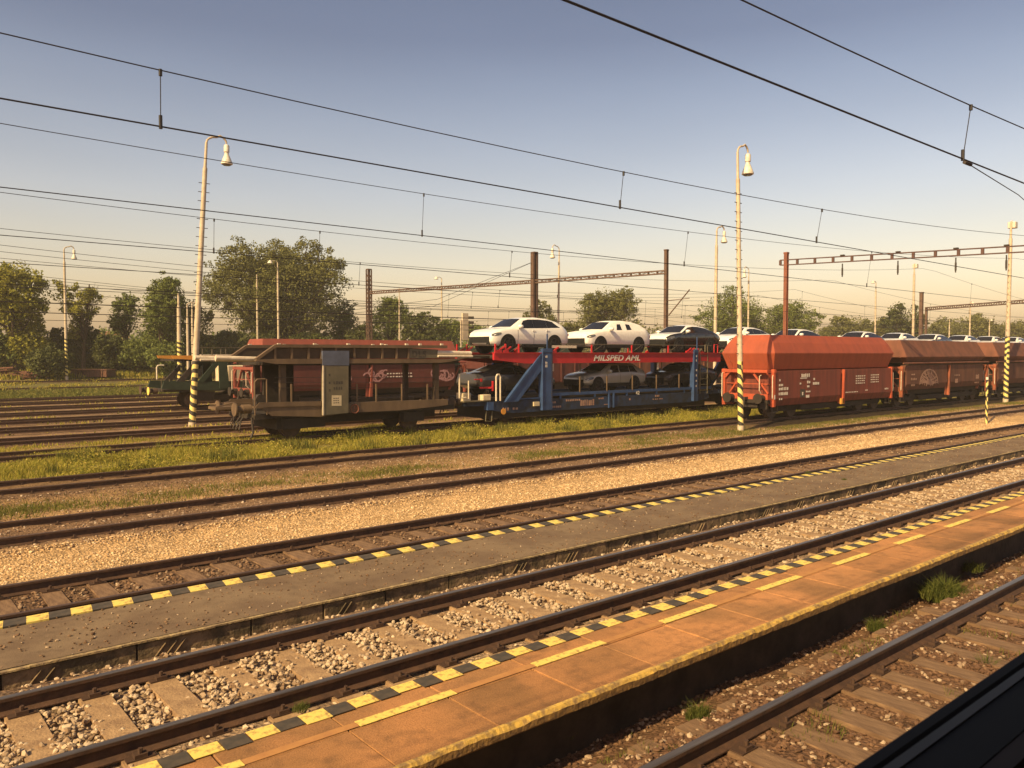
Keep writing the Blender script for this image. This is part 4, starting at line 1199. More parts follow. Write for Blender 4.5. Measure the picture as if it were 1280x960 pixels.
# ------------------------------------------------------------------ hopper wagon
def hopper(label, t, d, zr, L, mu, ml, mf, style, group='hopper wagons'):
    root = thing('hopper_wagon', label, 'hopper wagon', (t, d, zr), group)
    # upper hopper: loft of rectangles (z, half width, end inset)
    if style == 'red':
        loops = [(2.42, 1.28, .25), (3.20, 1.5, -.02), (3.24, 1.5, -.02), (3.72, 1.28, .18), (4.12, .98, .42)]
    else:
        loops = [(2.62, 1.22, 1.1), (2.98, 1.46, .55), (3.02, 1.46, .55), (3.95, .98, .75), (4.02, .95, .8)]
    m = MB(); vs_ = []
    for z, w_, e in loops:
        vs_ += [(e, -w_, z), (L - e, -w_, z), (L - e, w_, z), (e, w_, z)]
    fs = []
    for i in range(len(loops) - 1):
        for k in range(4):
            fs.append((i * 4 + k, i * 4 + (k + 1) % 4, (i + 1) * 4 + (k + 1) % 4, (i + 1) * 4 + k))
    fs += [(3, 2, 1, 0), tuple((len(loops) - 1) * 4 + k for k in range(4))]
    m.add(vs_, fs)
    up = m.build('upper_hopper', mu, root, bevel=.015)
    # stiffening ribs on the slopes of the end
    m = MB()
    (z0, w0, e0), (z1, w1, e1) = loops[0], loops[1]
    for end in (0, 1):
        for yy in (-.75, .75):
            a = Vector((e0 - .02, yy * w0, z0)); b_ = Vector((e1 - .02, yy * w1, z1))
            if end: a.x = L - a.x; b_.x = L - b_.x
            m.bar(a, b_, .05, .05)
    m.build('end_rib', mu, up)
    if style != 'red':
        m = MB(); m.cyl((.05, -1.5, 2.62), (L - .05, -1.5, 2.62), .055, 8); m.cyl((.05, 1.5, 2.62), (L - .05, 1.5, 2.62), .055, 8); m.build('side_pipe', mu, root)
        m = MB()
        for s_ in (-1, 1): m.box((.9, s_ * 1.44, 2.50), (L - .9, s_ * 1.2, 2.66))
        m.build('top_rail', 'under', root)
    # lower side panels, gap in the middle
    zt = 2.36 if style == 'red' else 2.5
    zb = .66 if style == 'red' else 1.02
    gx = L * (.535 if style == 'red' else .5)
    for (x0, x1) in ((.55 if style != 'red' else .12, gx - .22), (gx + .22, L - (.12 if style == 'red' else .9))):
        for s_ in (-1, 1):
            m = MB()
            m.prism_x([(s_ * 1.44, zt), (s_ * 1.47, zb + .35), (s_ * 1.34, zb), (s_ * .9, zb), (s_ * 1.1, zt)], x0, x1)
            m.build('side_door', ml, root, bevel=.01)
    # central post
    m = MB()
    for s_ in (-1, 1):
        m.prism_y([(gx - .02, .55), (gx + .16, .55), (gx + .20, zt), (gx + .12, zt)], s_ * 1.50, s_ * 1.36)
        m.box((gx - .2, s_ * 1.3, .55), (gx - .02, s_ * 1.36, zt))
    m.build('centre_post', mf, root)
    m = MB(); m.box((.4, -1.1, .75), (L - .4, 1.1, 2.4)); m.build('inner_hopper', 'under' if style != 'red' else ml, root)
    # end frames
    for end in (0, 1):
        sg = 1 if end == 0 else -1
        ox = 0 if end == 0 else L
        X = lambda x: ox + sg * x
        m = MB()
        for s_ in (-1, 1):
            m.box((X(-.02), s_ * 1.48, .62), (X(.14), s_ * 1.30, 2.44))
            m.prism_x([(s_ * 1.30, 2.20), (s_ * 1.30, 1.95), (s_ * 1.02, 2.25), (s_ * 1.02, 2.28)], X(0), X(.06))
        m.box((X(-.03), -1.50, 2.26), (X(.16), 1.50, 2.42))
        m.box((X(-.02), -1.30, .95), (X(.2), 1.30, 1.22))
        m.build('end_frame', mf, root, bevel=.01)
        m = MB()   # slanted chute with triangular bracing
        m.add([(X(.35), -1.25, 2.26), (X(.35), 1.25, 2.26), (X(1.15), 1.25, .8), (X(1.15), -1.25, .8), (X(.45), -1.25, 2.26), (X(.45), 1.25, 2.26), (X(1.25), 1.25, .8), (X(1.25), -1.25, .8)],
              [(0, 1, 2, 3), (4, 7, 6, 5), (0, 4, 5, 1), (1, 5, 6, 2), (2, 6, 7, 3), (3, 7, 4, 0)])
        m.build('end_chute', mf, root)
        m = MB()
        for s_ in (-.28, .28):
            m.bar((X(.05), s_ * 1.2, 2.2), (X(.12), s_ * 3.9, 1.25), .1, .08)
        m.bar((X(.05), -1.25, 1.72), (X(.05), 1.25, 1.72), .04, .04)
        m.build('end_brace', mf, root)
        m = MB(); m.tube([(X(.02), -.75, 1.25), (X(-.12), -.75, 1.4), (X(-.12), -.75, 2.1), (X(.02), -.75, 2.15)], .022); m.tube([(X(.0), 1.42, 1.0), (X(-.1), 1.42, 1.05), (X(-.1), 1.42, 2.2), (X(0), 1.42, 2.25)], .025)
        m.tube([(X(-.02), -1.42, 1.0), (X(-.1), -1.45, 1.05), (X(-.1), -1.45, 2.1), (X(-.02), -1.42, 2.15)], .022)
        m.build_each('handrail', 'white_tube', root)
        m = MB(); m.box((X(-.05), -1.3, .78), (X(.18), 1.3, .95)); m.box((X(.0), -1.1, .5), (X(.1), -.7, .8)); m.cyl((X(.1), .3, .75), (X(1.0), .3, .75), .12, 10)
        m.build('headstock', 'under', root)
        buffers(root, X(0), -sg)
        m = MB(); m.bar((X(.1), -1.32, .85), (X(.1), -1.32, .35), .04); m.bar((X(.55), -1.32, .85), (X(.55), -1.32, .35), .04); m.bar((X(.05), -1.32, .36), (X(.6), -1.32, .36), .22, .03); m.build('step', 'dark_metal', root)
    m = MB(); m.box((.1, -.5, .55), (L - .1, .5, .95)); m.box((2.9, -1.2, .35), (L - 2.9, 1.2, .62)); m.build('underframe', 'under', root)
    bogie(root, 1.75); bogie(root, L - 1.75)
    if style == 'red':
        y = -1.475
        marks('lettering', root, y, [(.45, 1.86, .12, .10, 1), (.42, 1.62, .42, .12, 3), (.42, 1.42, .85, .15, 6), (.42, 1.18, .85, .15, 6), (.45, .95, .35, .1, 2),
                                     (2.35, 1.95, .95, .05, 1), (2.45, 2.02, .85, .18, 5), (2.3, 1.66, .16, .1, 1), (3.0, 1.7, .35, .14, 2), (3.0, 1.5, .3, .1, 1), (2.9, 1.25, .45, .08, 3), (3.6, 1.85, .25, .12, 1), (3.55, 1.62, .65, .14, 3),
                                     (2.9, .98, .4, .16, 1)])
        marks('lettering', root, y, [(8.0, 1.95 - .13 * k, 1.1, .06, 5) for k in range(4)] + [(9.7, 1.98 - .13 * k, 1.0, .06, 5) for k in range(4)] + [(6.9, 1.1, 1.4, .05, 8), (11.4, 1.15, .5, .1, 3), (9.1, 1.15, .3, .06, 2)])
        m = MB(); m.box((2.35, y - .006, 1.02), (2.8, y, 1.42)); m.build('sign_plate', 'blackpaint', root)
        marks('lettering', root, y - .006, [(2.52, 1.12, .14, .18, 1)])
        m = MB(); m.box((gx - .18, -1.5, .52), (gx + .12, -1.4, .82)); m.build('valve_box', 'orange_beam', root)
        for x in (.1, .35): pass
        marks('plate_mark', root, -1.485, [(.0, 1.0, .12, .22, 1)])
    if style == 'brown':
        marks('lettering', root, -1.475, [(1.2, 1.9, .5, .1, 3), (1.15, 1.6, .8, .14, 4), (1.2, 1.25, .5, .12, 3), (7.5, 1.75, .9, .1, 4), (7.6, 1.3, .7, .3, 1), (11.0, 1.5, .6, .3, 3), (10.8, 1.2, .8, .1, 3)], m='mark_dim')
    return root

hopper('bright red hopper wagon with a sharp edged roof, first of its row', 34.15, 22.7, -.1, 12.35, 'red_w', 'red_w_low', 'orange_w', 'red')
w2 = hopper('weathered brown hopper wagon with a pale round graffiti on its side', 47.75, 22.7, -.1, 13.2, 'brown_w', 'brown_low', 'brown_frame', 'brown')
# graffiti: mushroom shape made of pale strokes
m = MB()
cx, cz = 3.6, 1.2
rs = random.Random(3)
for k in range(26):
    a = math.pi * (k + .5) / 26
    x1 = cx + 1.35 * math.cos(a); z1 = 1.35 + .92 * math.sin(a)
    x0 = cx + rs.uniform(-.8, .8); z0 = 1.18 + rs.uniform(0, .3)
    y = -1.478 - .0009 * k
    dx, dz = (x1 - x0), (z1 - z0); l = math.hypot(dx, dz); nx, nz = -dz / l * .035, dx / l * .035
    m.prism_y([(x0 - nx, z0 - nz), (x1 - nx, z1 - nz), (x1 + nx, z1 + nz), (x0 + nx, z0 + nz)], y, y + .003)
for k in range(14):
    a0 = math.pi * k / 14; a1 = math.pi * (k + 1) / 14
    for R_ in (1.0, .72):
        p = [(cx + 1.35 * R_ * math.cos(a0), 1.3 + .95 * R_ * math.sin(a0)), (cx + 1.35 * R_ * math.cos(a1), 1.3 + .95 * R_ * math.sin(a1))]
        q = [(cx + 1.27 * R_ * math.cos(a1), 1.3 + .88 * R_ * math.sin(a1)), (cx + 1.27 * R_ * math.cos(a0), 1.3 + .88 * R_ * math.sin(a0))]
        m.prism_y(p + q, -1.506, -1.503)
m.build('graffiti', 'mark_dim', w2)
hopper('brown hopper wagon cut by the right edge, behind the floodlight post', 62.3, 22.7, -.1, 13.2, 'brown_w', 'brown_low', 'brown_frame', 'brown')
w4 = hopper('dark red hopper wagon seen through the empty brown carrier', 17.2, 44.3, -.08, 14.6, 'dred_w', 'dred_low', 'dred_w', 'red2')
# pale tags and text on it
marks('lettering', w4, -1.475, [(1.4, 2.1 - .22 * k, .9, .12, 4) for k in range(5)] + [(8.5, 1.9, 1.9, .09, 9), (8.5, 1.7, 1.9, .09, 9)])
m = MB()
for (x0, zc) in ((4.6, 1.8), (7.2, 1.9), (12.2, 1.8)):
    for k in range(7):
        a = rs.uniform(0, 6.28); r_ = rs.uniform(.2, .42)
        c_ = (x0 + .2 * k, zc + rs.uniform(-.2, .15))
        pts = [(c_[0] + r_ * math.cos(a + q), c_[1] + r_ * .8 * math.sin(a + q)) for q in np.linspace(0, 4.2, 8)]
        for (xa, za), (xb, zb_) in zip(pts[:-1], pts[1:]):
            m.bar((xa, -1.48 - .002 * k, za), (xb, -1.48 - .002 * k, zb_), .004, .09)
m.build('graffiti', 'graffiti_pink', w4)

def gondola(label, t, d, L, m_):
    root = thing('open_wagon', label, 'open wagon', (t, d, -.08), 'open wagons behind the blue carrier')
    m = MB()
    for s_ in (-1, 1):
        m.box((.1, s_ * 1.42, 1.15), (L - .1, s_ * 1.34, 2.95)); m.box((.1, s_ * 1.48, 2.88), (L - .1, s_ * 1.32, 3.0))
        for k in range(10): m.box((.1 + (L - .3) * k / 9, s_ * 1.49, 1.1), (.2 + (L - .3) * k / 9, s_ * 1.42, 2.9))
    m.box((.05, -1.3, 1.15), (.12, 1.3, 2.9)); m.box((L - .12, -1.3, 1.15), (L - .05, 1.3, 2.9)); m.box((.1, -1.33, 1.05), (L - .1, 1.33, 1.2))
    m.build('wagon_side', m_, root)
    m = MB(); m.box((.2, -1.2, .55), (L - .2, 1.2, 1.04)); m.build('underframe', 'under', root)
    bogie(root, 1.9); bogie(root, L - 1.9); buffers(root, 0, -1); buffers(root, L, 1)
gondola('dark red open wagon seen under the red lettered beam, left one', 33.4, 44.3, 13.0, 'dred_low')
gondola('rusty open wagon seen past the ladder of the blue carrier', 47.8, 44.3, 13.0, 'brown_w')

# ------------------------------------------------------------------ cars
def lerp_prof(P, x):
    return float(np.interp(x, [p[0] for p in P], [p[1] for p in P]))
def make_car(label, cat, L, W, top, belt, wx, wr, mats, glass_y=(.0,), film=None, cover=False, facing='front', windows=None, ws=(1.25, 1.95), rear=(4.3, 4.66)):
    """front at x=0 looking towards -X"""
    root = thing('parked_car', label, cat, (0, 0, 0), 'new cars loaded on the carriers')
    hw = W / 2
    xs = sorted(set(list(np.linspace(0, L, 46)) + [p[0] for p in top]))
    def wid(x):
        e0 = max(0, min(1, x / .55)); e1 = max(0, min(1, (L - x) / .45))
        return hw * (.80 + .20 * math.sqrt(1 - (1 - e0) ** 2)) * (.86 + .14 * math.sqrt(1 - (1 - e1) ** 2))
    def sec(x):
        zt = lerp_prof(top, x); w_ = wid(x)
        zb = .30 + .12 * max(0, 1 - x / .25) + .10 * max(0, 1 - (L - x) / .3)
        bz = min(lerp_prof(belt, x), zt - .04)
        g = max(0, min(1, (zt - bz - .05) / .45))
        wr_ = w_ * (.90 - .17 * g)
        mid = zb + (bz - zb) * .55
        return [(0, zb), (w_ * .86, zb), (w_ * .975, zb + .10), (w_ * .985, mid - .08), (w_, mid + .06), (w_ * .985, bz - .05), (w_ * .955, bz), (wr_ + .02, zt - .09 * g - .02), (wr_ - .05, zt - .025 * g - .006), (wr_ * .6, zt + .0), (0, zt + .012)]
    m = MB(); n = 11
    for sgn in (-1, 1):
        o = len(m.v)
        for x in xs:
            for (y, z) in sec(x):
                m.v.append((x, sgn * y, z))
        for i in range(len(xs) - 1):
            for k in range(n - 1):
                m.f.append((o + i * n + k, o + (i + 1) * n + k, o + (i + 1) * n + k + 1, o + i * n + k + 1)); m.m.append(1 if (film and k >= 7 and (xs[i] < ws[0] or k >= 7)) else 0)
        m.f.append(tuple(o + k for k in range(n))); m.m.append(0)
        m.f.append(tuple(o + (len(xs) - 1) * n + k for k in range(n))); m.m.append(0)
    body = m.build('body', [mats, film or mats], root, smooth=True)
    # merge centre seam
    bm = bmesh.new(); bm.from_mesh(body.data); bmesh.ops.remove_doubles(bm, verts=bm.verts, dist=.0005); bmesh.ops.recalc_face_normals(bm, faces=bm.faces); bm.to_mesh(body.data); bm.free()
    body.data.polygons.foreach_set('use_smooth', [True] * len(body.data.polygons)); body.data.set_sharp_from_angle(angle=rad(50))
    def side_y(x, z):
        s_ = sec(x); (y6, z6), (y7, z7) = s_[6], s_[7]
        if z7 - z6 < .01: return y6
        k = max(0, min(1, (z - z6) / (z7 - z6)))
        return y6 + (y7 - y6) * k
    # side windows
    for (x0, x1, hlo, hhi, sl0, sl1) in windows:
        for sgn in (-1, 1):
            mw = MB(); N = 12; rows = []
            for i in range(N + 1):
                u = i / N
                xb = x0 + (x1 - x0) * u
                xt = x0 + sl0 + (x1 + sl1 - x0 - sl0) * u
                col = []
                for j in range(5):
                    v = j / 4
                    x = xb + (xt - xb) * v
                    s_ = sec(x); z0_, z1_ = s_[6][1] + hlo, s_[7][1] - hhi
                    z = z0_ + (z1_ - z0_) * v if z1_ > z0_ + .02 else z0_ + .02 * v
                    col.append((x, sgn * (side_y(x, z) + .006), z))
                rows.append(col)
            V = [p for c in rows for p in c]
            mw.add(V, [(i * 5 + j, (i + 1) * 5 + j, (i + 1) * 5 + j + 1, i * 5 + j + 1) for i in range(N) for j in range(4)])
            mw.build('side_window', 'glass', root, smooth=True)
    # windscreen and rear window
    for nm, (xa, xb), k0 in (('windscreen', ws, .84), ('rear_window', rear, .78)):
        mw = MB(); V = []
        N = 8
        for i in range(N + 1):
            x = xa + (xb - xa) * i / N
            s_ = sec(x); yw = s_[8][0] * .93
            for yy in np.linspace(-1, 1, 9):
                q = abs(yy) * yw
                z = np.interp(q, [s_[10][0], s_[9][0], s_[8][0]], [s_[10][1], s_[9][1], s_[8][1]])
                V.append((x, yy * yw, z + .008))
        mw.add(V, [(i * 9 + j, (i + 1) * 9 + j, (i + 1) * 9 + j + 1, i * 9 + j + 1) for i in range(N) for j in range(8)])
        mw.build(nm, 'glass', root, smooth=True)
    # wheels
    for x in wx:
        for sgn in (-1, 1):
            y1 = sgn * (hw - .02)
            a = MB(); a.cyl((x, sgn * (hw - .3), wr), (x, sgn * (hw + .004), wr), wr + .065, 24); a.build('wheel_arch', 'tyre', root)
            w_ = MB(); w_.cyl((x, sgn * (hw - .25), wr), (x, sgn * (hw + .012), wr), wr, 24); wo_ = w_.build('wheel', 'tyre', root)
            r_ = MB()
            r_.cyl((x, sgn * (hw + .005), wr), (x, sgn * (hw + .016), wr), wr * .2, 12)
            for k in range(5):
                an = k * 2 * math.pi / 5
                r_.bar((x, sgn * (hw + .014), wr), (x + math.cos(an) * wr * .66, sgn * (hw + .014), wr + math.sin(an) * wr * .66), .02, .07)
            r_.tube([(x + wr * .68 * math.cos(q), sgn * (hw + .012), wr + wr * .68 * math.sin(q)) for q in np.linspace(0, 2 * math.pi, 19)], .02, 5)
            r_.build('rim', 'rim', wo_)
    # lamps, grille, sill, mirrors, handles
    for sgn in (-1, 1):
        xl = .30; s_ = sec(xl)
        h = MB(); hz = s_[6][1] - .08
        vs_ = []
        for k in range(12):
            an = 2 * math.pi * k / 12
            x = xl + .26 * math.cos(an); z = hz + .02 + .075 * math.sin(an) + .05 * math.cos(an)
            sx_ = sec(max(.02, x)); vs_.append((x, sgn * (np.interp(z, [sx_[4][1], sx_[5][1], sx_[6][1]], [sx_[4][0], sx_[5][0], sx_[6][0]]) + .012), z))
        c0 = np.mean(np.array(vs_), 0); c0[1] += sgn * .02
        h.add(vs_ + [tuple(c0)], [(k, (k + 1) % 12, 12) for k in range(12)])
        h.build('headlight', 'lampglass', root, smooth=True)
        xm = ws[0] + .38; s_ = sec(xm)
        mr = MB(); c = Vector((xm, sgn * (s_[6][0] + .13), s_[6][1] + .10))
        mr.lathe([(.0, -.09), (.11, -.07), (.15, 0), (.12, .08), (0, .10)], c, 10); mr.bar((xm, sgn * s_[6][0], s_[6][1] + .01), c, .05)
        mr.build('wing_mirror', film if film else mats, root, smooth=True)
        tl = MB(); s_ = sec(L - .12); tl.box((L - .22, sgn * (s_[6][0] - .12), s_[6][1] - .22), (L + .0, sgn * (s_[6][0] + .012), s_[6][1] - .08)); tl.build('tail_light', 'tail', root, bevel=.01)
    g = MB(); s_ = sec(0)
    zt_ = lerp_prof(top, 0)
    g.box((-.02, -hw * .77, zt_ - .34), (.03, hw * .77, zt_ - .05)); g.box((-.025, -hw * .45, s_[1][1] + .02), (.03, hw * .45, s_[1][1] + .14))
    for q in (-1, 1): g.box((-.015, q * hw * .75, zt_ - .42), (.05, q * hw * .55, zt_ - .28))
    g.build('grille', 'tyre', root)
    si = MB()
    for sgn in (-1, 1): si.box((wx[0] + wr + .12, sgn * (hw - .06), .24), (wx[1] - wr - .12, sgn * (hw + .006), .40))
    si.build('door_sill', 'tyre', root)
    if not cover:
        hd = MB()
        for sgn in (-1, 1):
            for x in (2.45, 3.35):
                s_ = sec(x); hd.box((x, sgn * (s_[5][0]), s_[5][1] - .08), (x + .2, sgn * (s_[5][0] + .025), s_[5][1] - .05))
        hd.build('door_handle', mats, root)
        dl = MB()
        for sgn in (-1, 1):
            for x in (1.55, 2.55, 3.42):
                s_ = sec(x)
                zs = [s_[k][1] for k in (2, 3, 4, 5)]; ys = [s_[k][0] for k in (2, 3, 4, 5)]
                for k in range(3):
                    dl.bar((x, sgn * (ys[k] + .001), zs[k]), (x, sgn * (ys[k + 1] + .001), zs[k + 1]), .008, .012)
        dl.build('door_gap', 'tyre', root)
    return root

SUV_TOP = [(0, .78), (.06, .94), (.3, 1.06), (.8, 1.13), (1.2, 1.17), (1.95, 1.60), (2.35, 1.68), (3.0, 1.70), (3.6, 1.66), (4.2, 1.52), (4.6, 1.28), (4.8, 1.12), (4.88, .98), (4.92, .72)]
SUV_BELT = [(0, .74), (.5, 1.0), (1.2, 1.10), (3.5, 1.16), (4.5, 1.20), (4.92, .95)]
SED_TOP = [(0, .62), (.08, .76), (.5, .88), (1.35, .97), (2.15, 1.37), (2.7, 1.43), (3.2, 1.40), (4.1, 1.10), (4.5, 1.06), (4.85, 1.0), (4.92, .66)]
SED_BELT = [(0, .58), (.5, .80), (1.3, .90), (3.5, .96), (4.92, .85)]
WIN_SUV = [(1.60, 2.60, .02, .0, .46, .0), (2.605, 3.45, .02, .0, .0, .0), (3.455, 4.32, .02, .0, .0, -.42)]
WIN_COUPE = [(1.60, 2.60, .02, .0, .46, .0), (2.605, 3.43, .02, .0, .0, .0), (3.435, 4.3, .02, .0, .0, -.55)]
CPE_TOP = [(0, .76), (.06, .92), (.3, 1.03), (.8, 1.10), (1.25, 1.15), (1.95, 1.54), (2.4, 1.61), (2.9, 1.60), (3.5, 1.50), (4.2, 1.24), (4.6, 1.12), (4.85, 1.0), (4.92, .72)]
DECK = 3.16
def car_at(proto, t, z, label, d=29.6, first=False):
    o = proto if first else copy_tree(proto, label=label)
    o.location = (t, d, z)
    o['label'] = label
    return o
c1 = make_car('white SUV', 'car', 4.92, 1.98, SUV_TOP, SUV_BELT, (.95, 3.90), .40, 'car_white', windows=WIN_SUV)
car_at(c1, 22.75, DECK, 'white uncovered SUV at the left end of the upper deck, nearest the camera', first=True)
c2 = make_car('white covered SUV', 'car', 4.92, 1.99, SUV_TOP, SUV_BELT, (.95, 3.90), .40, 'car_cover', windows=[(2.2, 2.62, .05, .08, .15, -.02), (3.0, 3.38, .05, .08, .0, -.06)], cover=True)
car_at(c2, 28.95, DECK, 'SUV wrapped in a white transport cover with small window cutouts', first=True)
c3 = make_car('black suv', 'car', 4.92, 1.98, CPE_TOP, SUV_BELT, (.95, 3.90), .40, 'car_black', windows=WIN_COUPE, film='car_white')
car_at(c3, 35.35, DECK, 'black car with white film on its bonnet and roof, on the upper deck', first=True)
c4 = make_car('white coupe suv', 'car', 4.92, 1.98, CPE_TOP, SUV_BELT, (.95, 3.90), .40, 'car_white', windows=WIN_COUPE)
car_at(c4, 41.2, DECK, 'white car just right of the black one, partly behind the red wagon roof', first=True)
car_at(c3, 47.5, DECK, 'black car with white bonnet and roof film showing over the red wagon')
car_at(c3, 56.6, DECK, 'film covered dark car above the right end of the red wagon')
car_at(c4, 62.8, DECK, 'white car peeking over the joint between the red and the graffiti wagon')
car_at(c3, 69.3, DECK, 'dark sided car with white roof film over the graffiti wagon')
car_at(c4, 75.7, DECK, 'white car over the right half of the graffiti wagon')
car_at(c4, 82.1, DECK, 'white car close to the floodlight post, above the wagons')
car_at(c4, 88.4, DECK, 'white car cut off by the right edge of the picture')
LOW = 1.16
lo1 = make_car('dark estate', 'car', 4.7, 1.85, SED_TOP, SED_BELT, (.85, 3.7), .33, 'car_dark', windows=[(1.9, 2.6, .02, .02, .4, .02), (2.7, 3.9, .02, .02, .0, -.45)])
lo1.rotation_euler = (0, 0, math.pi)
lo1.location = (26.9, 29.6, LOW); lo1['label'] = 'dark car with its tail to the left, low behind the white upright tubes'
GR_TOP = [(0, .66), (.08, .80), (.5, .90), (1.2, 1.0), (2.0, 1.42), (2.6, 1.47), (3.8, 1.42), (4.35, 1.15), (4.6, 1.05), (4.7, .68)]
lo2 = make_car('grey car', 'car', 4.7, 1.9, GR_TOP, SED_BELT, (.88, 3.68), .35, 'car_grey', windows=[(1.62, 2.5, .02, .02, .42, .02), (2.58, 3.3, .02, .02, .0, .02), (3.36, 3.95, .02, .03, .0, -.2)], rear=(3.95, 4.4), ws=(1.25, 1.95))
lo2.location = (28.9, 29.6, LOW); lo2['label'] = 'grey car on the lower deck under the lettered red beam'
lo3 = copy_tree(lo1, (35.3, 29.6, LOW), 'dark car on the lower deck behind the ladder'); lo3.rotation_euler = (0, 0, 0)

# ------------------------------------------------------------------ car carriers
def carrier_blue(t0, L, label, detail=True):
    root = thing('car_carrier_wagon', label, 'car carrier', (t0, 29.6, -.1), 'car carrier wagons')
    E = L
    yn = -1.42
    m = MB()
    for s_ in (-1, 1):
        m.prism_y([(1.2, 1.02), (1.2, .62), (2.6, .45), (E - 2.2, .45), (E - 1, .62), (E - 1, 1.02)], s_ * 1.42, s_ * 1.30)
    m.box((0, -1.3, .85), (1.19, 1.3, 1.05)); m.box((E - 1, -1.3, .85), (E, 1.3, 1.05))
    m.build('solebar', 'blue_dirty', root)
    m = MB()
    for s_ in (-1, 1):
        m.box((4.6, s_ * 1.45, 1.16), (E - .8, s_ * 1.36, 1.30)); m.box((2.8, s_ * 1.45, 1.06), (4.6, s_ * 1.36, 1.12))
        for x in np.arange(5.5, E - 1, 2.4): m.box((x, s_ * 1.44, 1.0), (x + .08, s_ * 1.36, 1.16))
        m.box((8.9, s_ * 1.47, .42), (9.0, s_ * 1.4, 1.2)); m.box((9.25, s_ * 1.47, .42), (9.35, s_ * 1.4, 1.2))
    m.build('lower_rail', 'blue_c', root)
    m = MB(); m.box((.8, -1.3, 1.06), (E - .4, 1.3, 1.2)); m.box((1.3, -1.28, .22), (E - 1.2, 1.28, .84)); m.build('lower_deck', 'under', root)
    # towers
    for i, x in enumerate((4.28, 15.85)):
        if x > E - 1: continue
        for s_ in (-1, 1):
            m = MB()
            wx_ = .62 if i == 0 else .38
            m.box((x - .02, s_ * 1.56, .5), (x + wx_, s_ * 1.38, 3.44))
            m.box((x - .08, s_ * 1.60, .5), (x - .02, s_ * 1.30, 3.30))
            tw = m.build('deck_tower', 'blue_c', root, bevel=.012)
            m = MB()
            for k in range(26):
                z = .9 + k * .09
                m.box((x + wx_ - .09, s_ * 1.575, z), (x + wx_ - .04, s_ * 1.56, z + .05))
            m.build('lock_hole', 'dark_metal', tw)
            if s_ < 0:
                marks('lettering', tw, -1.563, [(x + .12, 3.0, .16, .12, 2), (x + .12, 2.55, .16, .14, 2), (x + .12, 2.72, .16, .1, 2)] if i == 0 else [(x + .12, z, .14, .12, 1) for z in (3.0, 2.75, 2.2, 1.9, 1.6, 1.3)])
            if i == 0:
                m = MB()
                m.prism_y([(1.95, .98), (2.12, .98), (x - .05, 3.14), (x - .05, 3.28)], s_ * 1.57, s_ * 1.40)
                m.prism_y([(2.12, .98), (2.75, .98), (x - .05, 2.45), (x - .05, 3.14)], s_ * 1.53, s_ * 1.44)
                m.build('tower_brace', 'blue_c', root)
        m = MB(); m.bar((x + .3, -1.5, 3.4), (x + .3, -1.5, 4.15), .05); m.build('rod', 'blue_c', root)
    # upper deck
    m = MB()
    zt, zb = 3.23, 2.72
    for s_ in (-1, 1):
        m.prism_y([(1.35, zt), (1.35, zt - .32), (3.2, zb + .02), (E, zb), (E, zt)], s_ * 1.50, s_ * 1.38)
        m.box((1.35, s_ * 1.56, zt - .02), (E, s_ * 1.34, zt + .02))
    ub = m.build('upper_side_beam', 'red_beam', root)
    m = MB(); m.box((1.4, -1.37, 2.98), (E, 1.37, 3.14)); m.box((.1, -1.1, 3.02), (1.4, -.5, 3.1)); m.box((.1, .5, 3.02), (1.4, 1.1, 3.1)); m.build('upper_deck', 'under', root)
    m = MB()
    for s_ in (-1, 1):
        for x in (1.4, 2.0, 2.8, 7.6, 10.6, 13.6):
            if x > E - .5: continue
            m.box((x, s_ * 1.5, zt + .02), (x + .07, s_ * 1.44, zt + .42))
        for x in (1.5, 1.9, 4.9, 15.2, 15.5):
            m.bar((x, s_ * 1.47, zt + .03), (x + .45, s_ * 1.47, zt + .28), .07, .06); m.box((x, s_ * 1.5, zt), (x + .3, s_ * 1.42, zt + .13))
        m.tube([(E - .6, s_ * 1.47, zt), (E - .6, s_ * 1.47, zt + .5), (E - .25, s_ * 1.47, zt + .5), (E - .25, s_ * 1.47, zt)], .03)
    m.build_each('guard_post', 'red_beam', root)
    m = MB()
    for s_ in (-1, 1):
        m.box((5.5, s_ * 1.46, zt + .42), (E - .8, s_ * 1.43, zt + .46))
        for x in (1.35, 2.3, 5.5, 7.7, 10.7, 13.7):
            m.bar((x, s_ * 1.42, zt + .04), (x + .75, s_ * 1.42, zt + .40), .03)
    m.build('guard_rail', 'panel_grey', root)
    m = MB(); m.box((4.95, -1.45, 3.47), (6.6, -1.43, 3.60)); m.build('ramp_edge', 'white_tube', root)
    # thin uprights of the lower deck
    m = MB()
    for s_ in (-1, 1):
        for x in np.arange(4.9, E - 2, 1.95):
            m.bar((x, s_ * 1.43, 1.25), (x, s_ * 1.43, 2.05), .05)
        for x in (7.0, 13.3): m.bar((x, s_ * 1.3, 2.3), (x, s_ * 1.3, 2.72), .06)
    m.build_each('stanchion', 'grey_br', root)
    m = MB()
    for x in (5.0, 12.8): m.box((x, -1.42, 2.35), (x + .09, -1.36, 2.72))
    m.build_each('hanger', 'white_tube', root)
    if detail:
        m = MB()
        for x in (.95, ): m.tube([(x + .55, -1.45, 1.05), (x + .55, -1.45, 2.15), (x + .62, -1.45, 2.25), (x + .72, -1.45, 2.25), (x + .79, -1.45, 2.15), (x + .79, -1.45, 1.05)], .04)
        m.tube([(-.1, -1.3, 1.25), (-.45, -1.3, 1.25), (-.45, -1.3, 2.3), (-.1, -1.3, 2.34)], .035); m.cyl((.05, -1.3, 1.2), (.05, -1.3, 2.0), .03, 8)
        m.build_each('handrail', 'white_tube', root)
        m = MB(); m.box((-.2, -1.2, 1.06), (.25, -.7, 1.45)); m.box((.75, -1.45, 1.06), (1.2, -1.05, 1.35)); m.build_each('wheel_chock', 'beige_box', root, bevel=.02)
